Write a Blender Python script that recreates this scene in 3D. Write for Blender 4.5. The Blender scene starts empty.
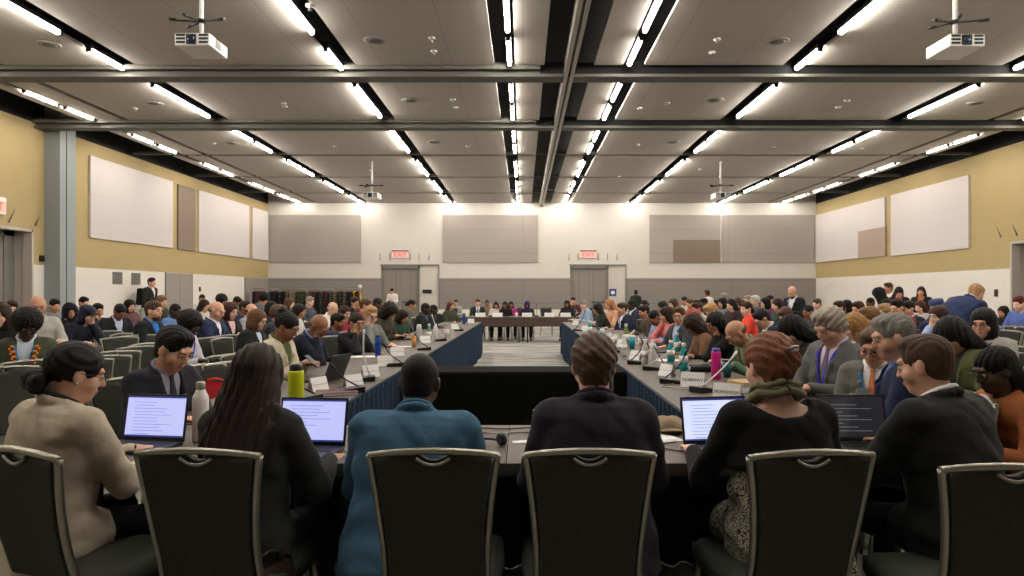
import bpy, bmesh, math, random
import numpy as np
from mathutils import Vector, Matrix
random.seed(7)
PI = math.pi
SC = bpy.context.scene
COL = SC.collection
R = math.radians
F = 683.0; VX = 523.0; VY = 293.0; CAMZ = 1.45
CX = 0.80   # centre line of the room

def at(px, py, z):
    """pixel of a point known to be at height z -> world point"""
    d = F * (CAMZ - z) / (py - VY)
    return ((px - VX) * d / F, d, z)

# ------------------------------------------------------------------ materials
MATS = {}
def lin(c):
    return tuple(((v / 255.0) / 12.92 if v <= 10 else ((v / 255.0 + 0.055) / 1.055) ** 2.4) for v in c)
def mat(name, rgb, rough=0.6, metal=0.0, noise=0.0, nscale=20.0, bump=0.0, bscale=60.0, spec=0.5, emis=None, estr=0.0,
        stretch=(1, 1, 1), coat=0.0, detail=4.0, alpha=None, sheen=0.0):
    if name in MATS: return MATS[name]
    m = bpy.data.materials.new(name); m.use_nodes = True
    nt = m.node_tree; b = nt.nodes['Principled BSDF']
    c = lin(rgb)
    b.inputs['Base Color'].default_value = (*c, 1)
    b.inputs['Roughness'].default_value = rough
    b.inputs['Metallic'].default_value = metal
    b.inputs['Specular IOR Level'].default_value = spec
    if coat: b.inputs['Coat Weight'].default_value = coat
    if sheen:
        b.inputs['Sheen Weight'].default_value = sheen
        b.inputs['Sheen Roughness'].default_value = 0.5
    if emis is not None:
        b.inputs['Emission Color'].default_value = (*lin(emis), 1)
        b.inputs['Emission Strength'].default_value = estr
    if noise or bump:
        tc = nt.nodes.new('ShaderNodeTexCoord'); mp = nt.nodes.new('ShaderNodeMapping')
        mp.inputs['Scale'].default_value = stretch
        nt.links.new(tc.outputs['Object'], mp.inputs['Vector'])
    if noise:
        n = nt.nodes.new('ShaderNodeTexNoise'); n.inputs['Scale'].default_value = nscale; n.inputs['Detail'].default_value = detail
        nt.links.new(mp.outputs[0], n.inputs['Vector'])
        r = nt.nodes.new('ShaderNodeMapRange')
        r.inputs['From Min'].default_value = 0.3; r.inputs['From Max'].default_value = 0.7
        r.inputs['To Min'].default_value = 1 - noise; r.inputs['To Max'].default_value = 1 + noise
        nt.links.new(n.outputs['Fac'], r.inputs['Value'])
        mx = nt.nodes.new('ShaderNodeVectorMath'); mx.operation = 'SCALE'
        mx.inputs[0].default_value = c
        nt.links.new(r.outputs[0], mx.inputs['Scale'])
        nt.links.new(mx.outputs[0], b.inputs['Base Color'])
    if bump:
        n2 = nt.nodes.new('ShaderNodeTexNoise'); n2.inputs['Scale'].default_value = bscale; n2.inputs['Detail'].default_value = 5
        nt.links.new(mp.outputs[0], n2.inputs['Vector'])
        bp = nt.nodes.new('ShaderNodeBump'); bp.inputs['Strength'].default_value = bump; bp.inputs['Distance'].default_value = 0.01
        nt.links.new(n2.outputs['Fac'], bp.inputs['Height']); nt.links.new(bp.outputs[0], b.inputs['Normal'])
    MATS[name] = m
    return m

def grid_mat(name, rgb, bw, bh, groove, rough=0.7, axes='xy', var=0.03, mort=0.004, offset=0.0):
    """flat panels with thin joint lines (pattern in object space)"""
    m = bpy.data.materials.new(name); m.use_nodes = True
    nt = m.node_tree; b = nt.nodes['Principled BSDF']; b.inputs['Roughness'].default_value = rough
    tc = nt.nodes.new('ShaderNodeTexCoord'); sp = nt.nodes.new('ShaderNodeSeparateXYZ'); cb = nt.nodes.new('ShaderNodeCombineXYZ')
    nt.links.new(tc.outputs['Object'], sp.inputs[0])
    nt.links.new(sp.outputs[axes[0].upper()], cb.inputs['X']); nt.links.new(sp.outputs[axes[1].upper()], cb.inputs['Y'])
    br = nt.nodes.new('ShaderNodeTexBrick'); br.offset = offset
    br.inputs['Scale'].default_value = 1; br.inputs['Brick Width'].default_value = bw; br.inputs['Row Height'].default_value = bh
    br.inputs['Mortar Size'].default_value = mort; br.inputs['Mortar Smooth'].default_value = 0.2
    c = lin(rgb)
    br.inputs['Color1'].default_value = (*[v * (1 - var) for v in c], 1); br.inputs['Color2'].default_value = (*[v * (1 + var) for v in c], 1)
    br.inputs['Mortar'].default_value = (*[v * groove for v in c], 1)
    nt.links.new(cb.outputs[0], br.inputs['Vector']); nt.links.new(br.outputs['Color'], b.inputs['Base Color'])
    return m

# ------------------------------------------------------------------ mesh builder
class MB:
    def __init__(s): s.v = []; s.f = []; s.m = []; s.s = []
    def add(s, vs, fs, mi=0, smooth=False):
        o = len(s.v); s.v += [tuple(p) for p in vs]
        for f in fs: s.f.append(tuple(i + o for i in f)); s.m.append(mi); s.s.append(smooth)
    def box(s, x0, x1, y0, y1, z0, z1, mi=0, M=None):
        vs = [(x, y, z) for z in (z0, z1) for y in (y0, y1) for x in (x0, x1)]
        if M is not None: vs = [M @ Vector(p) for p in vs]
        s.add(vs, [(0, 2, 3, 1), (4, 5, 7, 6), (0, 1, 5, 4), (2, 6, 7, 3), (0, 4, 6, 2), (1, 3, 7, 5)], mi)
    def tube(s, pts, r, n=8, mi=0, caps=True, flat=None, up=None):
        pts = [Vector(p) for p in pts]; rs = r if isinstance(r, (list, tuple)) else [r] * len(pts)
        ref = Vector(up) if up else None; rings = []
        for i, p in enumerate(pts):
            t = (pts[min(i + 1, len(pts) - 1)] - pts[max(i - 1, 0)]).normalized()
            if ref is None:
                ref = Vector((0, 0, 1)) if abs(t.z) < 0.9 else Vector((1, 0, 0))
            a = (ref - t * ref.dot(t))
            a = a.normalized() if a.length > 1e-5 else t.orthogonal().normalized()
            if up is None: ref = a
            b = t.cross(a); fl = flat or 1.0
            rings.append([p + (a * math.cos(2 * PI * k / n) * rs[i] * fl + b * math.sin(2 * PI * k / n) * rs[i]) for k in range(n)])
        vs = [q for ring in rings for q in ring]; fs = []
        for i in range(len(pts) - 1):
            for k in range(n):
                k2 = (k + 1) % n; fs.append((i * n + k, i * n + k2, (i + 1) * n + k2, (i + 1) * n + k))
        s.add(vs, fs, mi, True)
        if caps:
            o = len(s.v) - len(vs)
            s.f.append(tuple(o + k for k in reversed(range(n)))); s.m.append(mi); s.s.append(False)
            s.f.append(tuple(o + (len(pts) - 1) * n + k for k in range(n))); s.m.append(mi); s.s.append(False)
    def lathe(s, prof, n=16, c=(0, 0, 0), mi=0, smooth=True):
        vs = [(c[0] + r * math.cos(2 * PI * k / n), c[1] + r * math.sin(2 * PI * k / n), c[2] + z) for r, z in prof for k in range(n)]
        fs = [(i * n + k, i * n + (k + 1) % n, (i + 1) * n + (k + 1) % n, (i + 1) * n + k) for i in range(len(prof) - 1) for k in range(n)]
        s.add(vs, fs, mi, smooth)
        o = len(s.v) - len(vs)
        if prof[0][0] > 1e-4: s.f.append(tuple(o + k for k in reversed(range(n)))); s.m.append(mi); s.s.append(False)
        if prof[-1][0] > 1e-4: s.f.append(tuple(o + (len(prof) - 1) * n + k for k in range(n))); s.m.append(mi); s.s.append(False)
    def sheet(s, P, nu, nv, mi=0, smooth=True, thick=None):
        """P(u,v)->point; optional thickness vector function"""
        vs = [P(i / nu, j / nv) for j in range(nv + 1) for i in range(nu + 1)]
        w = nu + 1
        fs = [(j * w + i, j * w + i + 1, (j + 1) * w + i + 1, (j + 1) * w + i) for j in range(nv) for i in range(nu)]
        if thick is None: s.add(vs, fs, mi, smooth); return
        t = Vector(thick); o = len(vs)
        vs2 = [tuple(Vector(p) + t) for p in vs]
        f2 = [tuple(reversed([q + o for q in f])) for f in fs]
        rim = []
        loop = [i for i in range(w)] + [j * w + nu for j in range(1, nv + 1)] + [nv * w + i for i in range(nu - 1, -1, -1)] + [j * w for j in range(nv - 1, 0, -1)]
        for a, b in zip(loop, loop[1:] + loop[:1]): rim.append((b, a, a + o, b + o))
        s.add(vs + vs2, fs + f2 + rim, mi, smooth)
    def mesh(s, name, bevel=0.0, seg=2):
        me = bpy.data.meshes.new(name); me.from_pydata(s.v, [], s.f)
        me.polygons.foreach_set('material_index', s.m); me.polygons.foreach_set('use_smooth', s.s)
        if bevel:
            bm = bmesh.new(); bm.from_mesh(me)
            es = [e for e in bm.edges if len(e.link_faces) == 2 and e.calc_face_angle(0) > 0.6]
            bmesh.ops.bevel(bm, geom=es, offset=bevel, segments=seg, profile=0.5, affect='EDGES')
            bmesh.ops.recalc_face_normals(bm, faces=bm.faces); bm.to_mesh(me); bm.free()
        me.update(); return me
    def build(s, name, mats, parent=None, bevel=0.0, seg=2):
        me = s.mesh(name, bevel, seg)
        for m in (mats if isinstance(mats, (list, tuple)) else [mats]): me.materials.append(m)
        return link(name, me, parent)

def link(name, me, parent=None, loc=None, rot=None):
    o = bpy.data.objects.new(name, me); COL.objects.link(o)
    if parent is not None: o.parent = parent
    if loc is not None: o.location = loc
    if rot is not None: o.rotation_euler = rot
    return o
def empty(name, loc=(0, 0, 0), rz=0.0):
    o = bpy.data.objects.new(name, None); o.empty_display_size = 0.1; COL.objects.link(o)
    o.location = loc; o.rotation_euler = (0, 0, rz); return o
def tag(o, label=None, cat=None, group=None, kind=None):
    if label: o['label'] = label
    if cat: o['category'] = cat
    if group: o['group'] = group
    if kind: o['kind'] = kind
    return o
KIDS = {}
def copy_tree(o, parent=None):
    c = o.copy(); COL.objects.link(c); c.parent = parent
    for ch in list(o.children): copy_tree(ch, c)
    return c
def structure(o): o['kind'] = 'structure'; return o

# base materials
M_ceil = grid_mat('ceiling_panel_paint', (186, 180, 171), 1.22, 1.85, 0.62, 0.75, 'xy', 0.02, 0.006)
M_black = mat('void_black', (9, 9, 9), 0.8)
M_blackmetal = mat('black_metal', (18, 18, 17), 0.45, 0.2)
M_track = mat('track_grey_metal', (92, 90, 84), 0.6, 0.05)
M_rail = mat('rail_metal', (165, 162, 152), 0.35, 0.7)
M_white = mat('wall_white', (212, 206, 198), 0.85, noise=0.015, nscale=2)
M_olive = mat('wall_olive', (166, 147, 103), 0.85, noise=0.02, nscale=2)
M_grey = grid_mat('wainscot_grey', (138, 132, 126), 4.6, 1.0, 0.7, 0.8, 'xz', 0.01, 0.01)
M_panel = grid_mat('acoustic_panel_taupe', (163, 153, 146), 9.0, 1.06, 0.88, 0.95, 'xz', 0.01, 0.02)
M_panelw = grid_mat('acoustic_panel_white', (197, 189, 186), 9.0, 1.0, 0.93, 0.95, 'yz', 0.005, 0.012)
M_brown = mat('acoustic_panel_brown', (128, 113, 99), 0.95)
M_column = mat('column_blue_grey', (136, 143, 143), 0.6)
M_door = grid_mat('door_grey', (138, 130, 122), 0.62, 9, 0.5, 0.6, 'xz', 0.01, 0.01)
M_trim = mat('door_frame_grey', (120, 118, 112), 0.5)
M_silver = mat('chair_frame_silver', (150, 147, 135), 0.34, 0.85)
M_fabric = mat('chair_fabric_charcoal', (55, 57, 51), 0.92, noise=0.25, nscale=160, bump=0.2, bscale=300, spec=.25)
M_lam = mat('table_laminate', (92, 83, 76), 0.5, spec=.3, noise=0.10, nscale=5, stretch=(1.2, 9, 1), bump=0.0)
M_lamedge = mat('table_edge', (92, 84, 78), 0.5)
M_skirt = mat('skirt_navy', (34, 49, 67), 0.85, noise=0.12, nscale=9, stretch=(1, 1, .2), spec=.2)
M_skirtd = mat('skirt_black', (15, 16, 17), 0.85, noise=0.1, nscale=9)
M_modesty = mat('modesty_brown', (70, 54, 46), 0.6)
M_plastic = mat('black_plastic', (20, 20, 20), 0.4)
M_wplastic = mat('white_plastic', (225, 223, 218), 0.35)
M_paper = mat('white_paper', (240, 238, 234), 0.8)
M_ink = mat('black_ink', (40, 38, 38), 0.7)
M_exit = mat('exit_sign_red', (235, 60, 50), 0.5, emis=(250, 60, 50), estr=1.0)
M_tube = mat('lamp_tube', (255, 255, 255), 0.4, emis=(255, 247, 236), estr=74)

# ------------------------------------------------------------------ room
YB, YF = 30.0, -6.6
XL, XR, ZC, ZT = -11.2, 12.87, 5.40, 6.0
def slab(name, x0, x1, y0, y1, z0, z1, m, parent=None, bevel=0.0):
    b = MB(); b.box(x0, x1, y0, y1, z0, z1); return b.build(name, m, parent, bevel)

def carpet_material():
    m = bpy.data.materials.new('carpet'); m.use_nodes = True; nt = m.node_tree; b = nt.nodes['Principled BSDF']
    b.inputs['Roughness'].default_value = 0.95
    tc = nt.nodes.new('ShaderNodeTexCoord'); mp = nt.nodes.new('ShaderNodeMapping'); mp.inputs['Scale'].default_value = (0.55, 2.6, 1)
    nt.links.new(tc.outputs['Object'], mp.inputs['Vector'])
    n = nt.nodes.new('ShaderNodeTexNoise'); n.inputs['Scale'].default_value = 1.6; n.inputs['Detail'].default_value = 3
    br = nt.nodes.new('ShaderNodeTexBrick'); br.inputs['Scale'].default_value = 1.0; br.inputs['Brick Width'].default_value = 1.5
    br.inputs['Row Height'].default_value = 0.35; br.inputs['Mortar Size'].default_value = 0.0; br.inputs['Bias'].default_value = 0
    br.inputs['Color1'].default_value = (*lin((176, 172, 164)), 1); br.inputs['Color2'].default_value = (*lin((122, 119, 113)), 1)
    nt.links.new(tc.outputs['Object'], br.inputs['Vector']); nt.links.new(mp.outputs[0], n.inputs['Vector'])
    r = nt.nodes.new('ShaderNodeValToRGB'); r.color_ramp.elements[0].position = .4; r.color_ramp.elements[1].position = .6
    r.color_ramp.elements[0].color = (*lin((110, 108, 103)), 1); r.color_ramp.elements[1].color = (*lin((188, 184, 176)), 1)
    nt.links.new(n.outputs['Fac'], r.inputs[0])
    mx = nt.nodes.new('ShaderNodeMix'); mx.data_type = 'RGBA'; mx.inputs[0].default_value = 0.5
    nt.links.new(br.outputs['Color'], mx.inputs[6]); nt.links.new(r.outputs[0], mx.inputs[7]); nt.links.new(mx.outputs[2], b.inputs['Base Color'])
    return m
structure(slab('floor', XL - .6, XR + .6, YF - .2, YB + .5, -0.2, 0, carpet_material()))
structure(slab('ceiling', XL - .6, XR + .6, YF - .2, YB + .5, ZT, ZT + .2, M_black))
structure(slab('wall_rear', XL, XR, YF - .2, YF, 0, ZT, M_white))

# left wall (two door recesses), white below z=2.1, olive above
ZW = 5.36
b = MB(); b.box(XL - .2, XL, 15.6, YB, 2.1, ZW); b.box(XL - .2, XL, 10.9, 15.6, 2.87, ZW); b.box(XL - .2, XL, YF, 10.9, 2.1, ZW); b.box(XL - .2, XL, YF, YB, ZW, ZT, 2)
b.box(XL - .2, XL, 15.6, YB, 0, 2.1, 1); b.box(XL - .2, XL, YF, 10.9, 0, 2.1, 1)
structure(b.build('wall_left', [M_olive, M_white, M_black]))
b = MB(); b.box(XL - .5, XL - .2, 15.6, 15.8, 0, 3.0); b.box(XL - .5, XL - .2, 10.7, 10.9, 0, 3.0); b.box(XL - .5, XL - .2, 10.9, 15.6, 2.87, 3.0)
b.box(XL - .2, XL + .012, 15.56, 15.62, 0, 2.9); b.box(XL - .2, XL + .012, 10.88, 15.6, 2.84, 2.9)
structure(b.build('trim_1', mat('jamb_greige', (176, 168, 158), 0.7)))
b = MB(); b.box(XL - .5, XL - .45, 10.9, 13.1, 0, 2.75); b.box(XL - .5, XL - .45, 13.13, 15.3, 0, 2.75)
b.box(XL - .5, XL - .42, 15.3, 15.6, 0, 2.87, 1); b.box(XL - .5, XL - .42, 10.9, 15.6, 2.75, 2.87, 1)
dl = structure(b.build('door_1', [mat('door_leaf', (128, 120, 112), .6), M_trim]))
b = MB(); b.tube([(XL - .42, 13.25, 1.02), (XL - .36, 13.25, 1.02), (XL - .36, 15.1, 1.02), (XL - .42, 15.1, 1.02)], .02); b.build('push_bar', M_silver, dl)
# right wall
b = MB(); b.box(XR, XR + .2, 18.0, YB, 2.1, ZW); b.box(XR, XR + .2, 13.5, 18.0, 2.77, ZW); b.box(XR, XR + .2, YF, 13.5, 2.1, ZW); b.box(XR, XR + .2, YF, YB, ZW, ZT, 2)
b.box(XR, XR + .2, 18.0, YB, 0, 2.1, 1); b.box(XR, XR + .2, YF, 13.5, 0, 2.1, 1)
structure(b.build('wall_right', [M_olive, M_white, M_black]))
b = MB(); b.box(XR + .2, XR + .5, 18.0, 18.2, 0, 2.9); b.box(XR + .2, XR + .5, 13.3, 13.5, 0, 2.9); b.box(XR + .2, XR + .5, 13.5, 18.0, 2.77, 2.9)
b.box(XR - .012, XR + .2, 17.97, 18.04, 0, 2.8); b.box(XR - .012, XR + .2, 13.5, 18.0, 2.74, 2.8)
structure(b.build('trim_2', mat('jamb_greige', (176, 168, 158), 0.7)))
b = MB(); b.box(XR + .45, XR + .5, 13.5, 15.7, 0, 2.7); b.box(XR + .45, XR + .5, 15.73, 18.0, 0, 2.7); b.box(XR + .42, XR + .5, 13.5, 18.0, 2.7, 2.77, 1)
dr = structure(b.build('door_2', [mat('door_leaf', (128, 120, 112), .6), M_trim]))
b = MB(); b.tube([(XR + .42, 15.9, 1.02), (XR + .36, 15.9, 1.02), (XR + .36, 17.8, 1.02), (XR + .42, 17.8, 1.02)], .02); b.build('push_bar', M_silver, dr)

# back wall with two door bays
bays = [((381 - VX) / 22.77, (438.5 - VX) / 22.77), ((570 - VX) / 22.77, (625.5 - VX) / 22.77)]
DT = 1.45 + 27.5 / 22.77
b = MB(); xs = [XL, bays[0][0], bays[0][1], bays[1][0], bays[1][1], XR]
b.box(XL, XR, YB, YB + .2, DT, ZT)
for i in (0, 2, 4):
    b.box(xs[i], xs[i + 1], YB, YB + .2, 2.1, DT)
    b.box(xs[i], xs[i + 1], YB, YB + .2, 0, 2.1, 1)
structure(b.build('wall_back', [M_white, M_grey]))
for n, (x0, x1) in enumerate(bays):
    xd = x0 + 1.62
    b = MB()
    b.box(x0 + .07, x0 + .84, YB + .1, YB + .15, 0, DT - .14, 0); b.box(x0 + .85, xd, YB + .1, YB + .15, 0, DT - .14, 0)
    d = b.build('door_%d' % (n + 3), M_door); structure(d)
    b = MB(); b.box(x0, x0 + .07, YB + .0, YB + .2, 0, DT, 0); b.box(xd, xd + .07, YB, YB + .2, 0, DT, 0); b.box(x0, xd + .07, YB, YB + .2, DT - .13, DT, 0)
    b.box(xd + .07, x1, YB + .06, YB + .2, 0, DT, 1)
    b.box(x0 - .03, x1 + .03, YB - .02, YB, DT, DT + .05, 0); b.box(x1, x1 + .04, YB - .02, YB, 0, DT, 0)
    structure(b.build('trim_%d' % (n + 3), [M_trim, mat('side_panel_white', (205, 199, 190), .7)]))
    b = MB(); b.tube([(x0 + .95, YB + .09, 1.05), (x0 + .95, YB + .04, 1.05), (xd - .1, YB + .04, 1.05), (xd - .1, YB + .09, 1.05)], .02); b.build('push_bar', M_blackmetal, d)
# acoustic panels on the back wall
def wall_panel(x0, x1, z0, z1, m, label, t=.06, y=YB):
    o = slab('acoustic_panel', x0, x1, y - t, y - .003, z0, z1, m, bevel=.006)
    return tag(o, label, 'wall panel', 'acoustic wall panels')
s = 22.77
wall_panel((270.5 - VX) / s, (361 - VX) / s, 2.79, 4.87, M_panel, 'taupe acoustic panel at left end of the back wall above the coat racks')
wall_panel((443 - VX) / s, (538 - VX) / s, 2.79, 4.87, M_panel, 'taupe acoustic panel on back wall between the two grey double doors')
wall_panel((649.5 - VX) / s, (720 - VX) / s, 2.79, 4.87, M_panel, 'taupe acoustic panel on back wall with a darker brown panel in its corner')
wall_panel((673 - VX) / s, (720 - VX) / s, 2.79, 3.78, M_brown, 'small dark brown panel in lower corner of a taupe panel, back wall', t=.075)
wall_panel((722.5 - VX) / s, (814 - VX) / s, 2.79, 4.87, M_panel, 'taupe acoustic panel at right end of the back wall')
def side_panel(x, sgn, y0, y1, z0, z1, m, label, t=.06):
    a, c = (x, x + t * sgn) if sgn > 0 else (x - t, x)
    a, c = (a + .003, c) if sgn > 0 else (a, c - .003)
    o = slab('acoustic_panel', a, c, y0, y1, z0, z1, m, bevel=.006)
    return tag(o, label, 'wall panel', 'acoustic wall panels')
side_panel(XL, 1, 17.6, 21.75, 2.88, 5.0, M_panelw, 'big white acoustic panel beside the blue-grey column on left olive wall')
side_panel(XL, 1, 22.1, 23.25, 2.87, 4.98, M_brown, 'narrow brown acoustic panel on the left olive wall')
side_panel(XL, 1, 23.5, 27.8, 2.87, 5.0, M_panelw, 'white acoustic panel just past the narrow brown one, left wall')
side_panel(XL, 1, 28.15, 29.9, 2.87, 5.0, M_panelw, 'white acoustic panel in the far corner of the left wall')
side_panel(XR, -1, 19.65, 23.8, 2.74, 4.85, M_panelw, 'big plain white acoustic panel on the right olive wall')
side_panel(XR, -1, 24.2, 29.9, 2.78, 4.85, M_panelw, 'white acoustic panel with brown corner at far end of right wall')
side_panel(XR, -1, 24.15, 26.1, 2.76, 3.8, mat('acoustic_panel_rose', (160, 140, 128), .95), 'small rosy brown panel over a white panel corner, right wall', t=.075)
# column with partition pocket
b = MB(); b.box(XL, XL + .35, 16.0, 16.45, 0, ZT); b.box(XL, XL + .10, 16.45, 16.95, 0, ZT); b.box(XL, XL + .37, 15.975, 15.995, 0, ZT)
b.box(XL, XL + .356, 16.22, 16.24, 0, ZT, 1)
structure(b.build('column_left', [M_column, M_black]))
for k, (y0, y1) in enumerate(((21.4, 23.05), (27.5, 29.95))):
    b = MB(); ym = (y0 + y1) / 2; b.box(XL + .002, XL + .03, y0, ym - .005, 0, 2.09); b.box(XL + .002, XL + .03, ym + .005, y1, 0, 2.09); b.box(XL + .002, XL + .04, y0 - .05, y0, 0, 2.1, 1); b.box(XL + .002, XL + .04, y1, y1 + .04, 0, 2.1, 1)
    structure(b.build('door_%d' % (k + 5), [mat('side_door_grey', (138, 132, 126), .7), M_trim]))
# grilles, boxes on walls
def vent(y, lab):
    t = empty('wall_vent', (XL, y, 1.86)); tag(t, lab, 'vent', 'wall vents')
    b = MB(); b.box(0.002, .02, -.22, .22, -.17, .17); b.build('frame', M_trim, t, .003)
    b = MB()
    for k in range(9): b.box(.018, .03, -.19, .19, -.15 + k * .036, -.135 + k * .036)
    b.build('louvre', mat('louvre_grey', (96, 94, 90), .5), t)
vent(18.85, 'grey louvred vent on white left wall, the one nearer the column')
vent(19.75, 'grey louvred vent on white left wall, the one farther from the column')
o = slab('wall_switch', XL + .002, XL + .03, 15.8, 15.95, 2.18, 2.32, M_plastic, bevel=.004); tag(o, 'small dark control box on the olive wall beside the column', 'switch')
o = slab('wall_switch', XL + .002, XL + .03, 23.6, 23.7, 1.5, 1.66, M_plastic, bevel=.004); tag(o, 'small black switch on white left wall by the laptop operator', 'switch')
o = slab('wall_switch', XR - .03, XR - .002, 18.5, 18.62, 1.35, 1.55, M_plastic, bevel=.004); tag(o, 'small dark switch on white right wall beside the doorway', 'switch')
for x, y, l in ((XL + .28, 16.0, None),): pass
structure(slab('trim_5', XL + .1, XL + .13, 16.95, 30, 0, .1, M_trim)).location.x = -.1
# V shaped hooks above doors
def vhook(x, y, z, sx, lab):
    t = empty('wall_bracket', (x, y, z)); tag(t, lab, 'bracket', 'thin metal brackets above the doors')
    b = MB()
    if sx: b.tube([(0.002 * sx, 0, -.12), (.12 * sx, 0, .12)], .012)
    else: b.tube([(0, -.004, -.13), (0, -.02, .13)], .014)
    b.build('arm', M_silver, t)
    b = MB()
    if sx: b.box(min(.001 * sx, .03 * sx), max(.001 * sx, .03 * sx), -.03, .03, -.16, -.1)
    else: b.box(-.025, .025, -.02, -.001, -.17, -.12)
    b.build('wall_plate', M_silver, t)
for k, (px, w) in enumerate(((380, 'leftmost'), (390, 'second from left'), (410, 'third from left'), (419, 'fourth from left'), (429, 'rightmost'))):
    vhook((px - VX) / s, YB, 3.06, 0, 'thin metal bracket above left back door, %s of five' % w)
for k, (px, w) in enumerate(((569, 'leftmost'), (578, 'second from left'), (598.5, 'third from left'), (607.5, 'fourth from left'), (617, 'rightmost'))):
    vhook((px - VX) / s, YB, 3.06, 0, 'thin metal bracket above right back door, %s of five' % w)
vhook(XL, 14.9, 3.15, 1, 'slanted metal bracket next to the exit sign on left olive wall')
vhook(XL, 15.7, 3.15, 1, 'slanted metal bracket on left olive wall nearer the column')
vhook(XR, 18.4, 3.1, -1, 'slanted metal bracket above the right-hand doorway, farther one')
vhook(XR, 17.8, 3.1, -1, 'slanted metal bracket above the right-hand doorway, nearer one')

def text_mesh(txt, size, ext=.001):
    c = bpy.data.curves.new('txt', 'FONT'); c.body = txt; c.size = size; c.extrude = ext; c.align_x = 'CENTER'; c.align_y = 'CENTER'; c.resolution_u = 3
    o = bpy.data.objects.new('tmp', c); COL.objects.link(o)
    dg = bpy.context.evaluated_depsgraph_get(); me = bpy.data.meshes.new_from_object(o.evaluated_get(dg)); bpy.data.objects.remove(o); bpy.data.curves.remove(c)
    return me
ME_EXIT = text_mesh('EXIT', .27, .002)
def exit_sign(loc, rz, lab):
    t = empty('exit_sign', loc, rz); tag(t, lab, 'exit sign', 'red exit signs')
    b = MB(); b.box(-.36, .36, -.07, -.002, -.17, .2); b.build('housing', M_wplastic, t, .008)
    b = MB(); b.box(-.33, .33, -.076, -.068, -.13, .1); b.build('face', mat('exit_face', (245, 150, 140), .5, emis=(255, 150, 138), estr=.7), t)
    me = ME_EXIT.copy(); me.materials.clear(); me.materials.append(M_exit); o = link('lettering', me, t, (0, -.078, -.015), (PI / 2, 0, 0))
    b = MB(); b.box(-.36, .36, -.08, -.0, .12, .17); b.build('top_rail', M_blackmetal if abs(rz) < .1 else M_wplastic, t)
exit_sign(((400.3 - VX) / s, YB, 3.15), 0, 'red exit sign above the left grey double door, back wall')
exit_sign(((588.3 - VX) / s, YB, 3.15), 0, 'red exit sign above the right grey double door, back wall')
exit_sign((XL, 14.35, 3.3), PI / 2, 'red exit sign on the left olive wall above the door recess')
# blue square notice & dark panel by doors
b = MB(); b.box(-.16, .16, -.012, 0, -.16, .16); o = b.build('notice_sign', mat('sign_blue', (50, 70, 140), .5), None, .004); o.location = ((613 - VX) / s, YB + .06, 1.47)
tag(o, 'small blue square notice on white panel beside right back door', 'sign')
b = MB(); b.box(-.08, .08, -.014, -.012, -.07, .07); b.build('white_mark', M_paper, o)
o = slab('wall_switch', -.2, .2, YB + .03, YB + .058, 1.43, 1.6, M_plastic); o.location.x = (427 - VX) / s; tag(o, 'black control plate on white panel beside left back door', 'switch')
b = MB(); b.lathe([(.09, 0), (.09, .03), (.07, .05), (0, .055)], 16); o = b.build('wall_clock', M_wplastic); o.location = ((360 - VX) / s, YB, 1.72); o.rotation_euler = (PI / 2, 0, 0); tag(o, 'small round white device on grey wall right of coat racks', 'wall device')

# ------------------------------------------------------------------ ceiling clouds
beams = [-6.4, -2.7, 1.0, 4.7, 8.4, 12.1, 15.8, 19.6, 23.3, 27.0]
half = {12.1: .26, 15.8: .2, 8.4: .2}
xi = [(-10.9, -10.66), (-10.48, -9.95), (-9.8, -7.86), (-7.5, -4.06), (-3.7, -1.3), (-.94, -.43)]
xi = xi + [(-b_, -a_) for a_, b_ in reversed(xi)]
b = MB()
ends = beams + [30.15]
for i in range(len(ends) - 1):
    y0 = ends[i] + half.get(ends[i], .12); y1 = ends[i + 1] - half.get(ends[i + 1], .12)
    if ends[i + 1] > 30: y1 = 29.98
    for a_, c_ in xi: b.box(CX + a_, CX + c_, y0, y1, ZC, ZC + .05)
structure(b.build('ceiling_1', M_ceil))
# beams / tracks
b = MB()
for y, zb, w in ((12.1, 5.23, .12), (15.8, 5.235, .10)):
    b.box(XL, CX - .5, y - w, y + w, zb + .05, 5.5, 0); b.box(CX - .5, XR, y - w, y + w, zb + .05, 5.5, 1)
    b.box(XL, XR, y - w - .05, y + w + .05, zb, zb + .05, 0)
    b.box(XL, CX - .5, y - w - .12, y + w, 5.34, 5.42, 0)
for y in (19.6, 23.3, 27.0, 8.4, 4.7, 1.0, -2.7): b.box(XL, XR, y - .04, y + .04, 5.42, 5.5, 0)
structure(b.build('beam_cross', [M_track, M_black]))
b = MB(); b.box(CX - .085, CX - .02, YF, YB, 5.22, 5.5); b.box(CX + .02, CX + .085, YF, YB, 5.22, 5.5); b.box(CX - .02, CX + .02, YF, YB, 5.27, 5.5, 1)
structure(b.build('beam_centre', [M_rail, M_blackmetal]))

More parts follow.
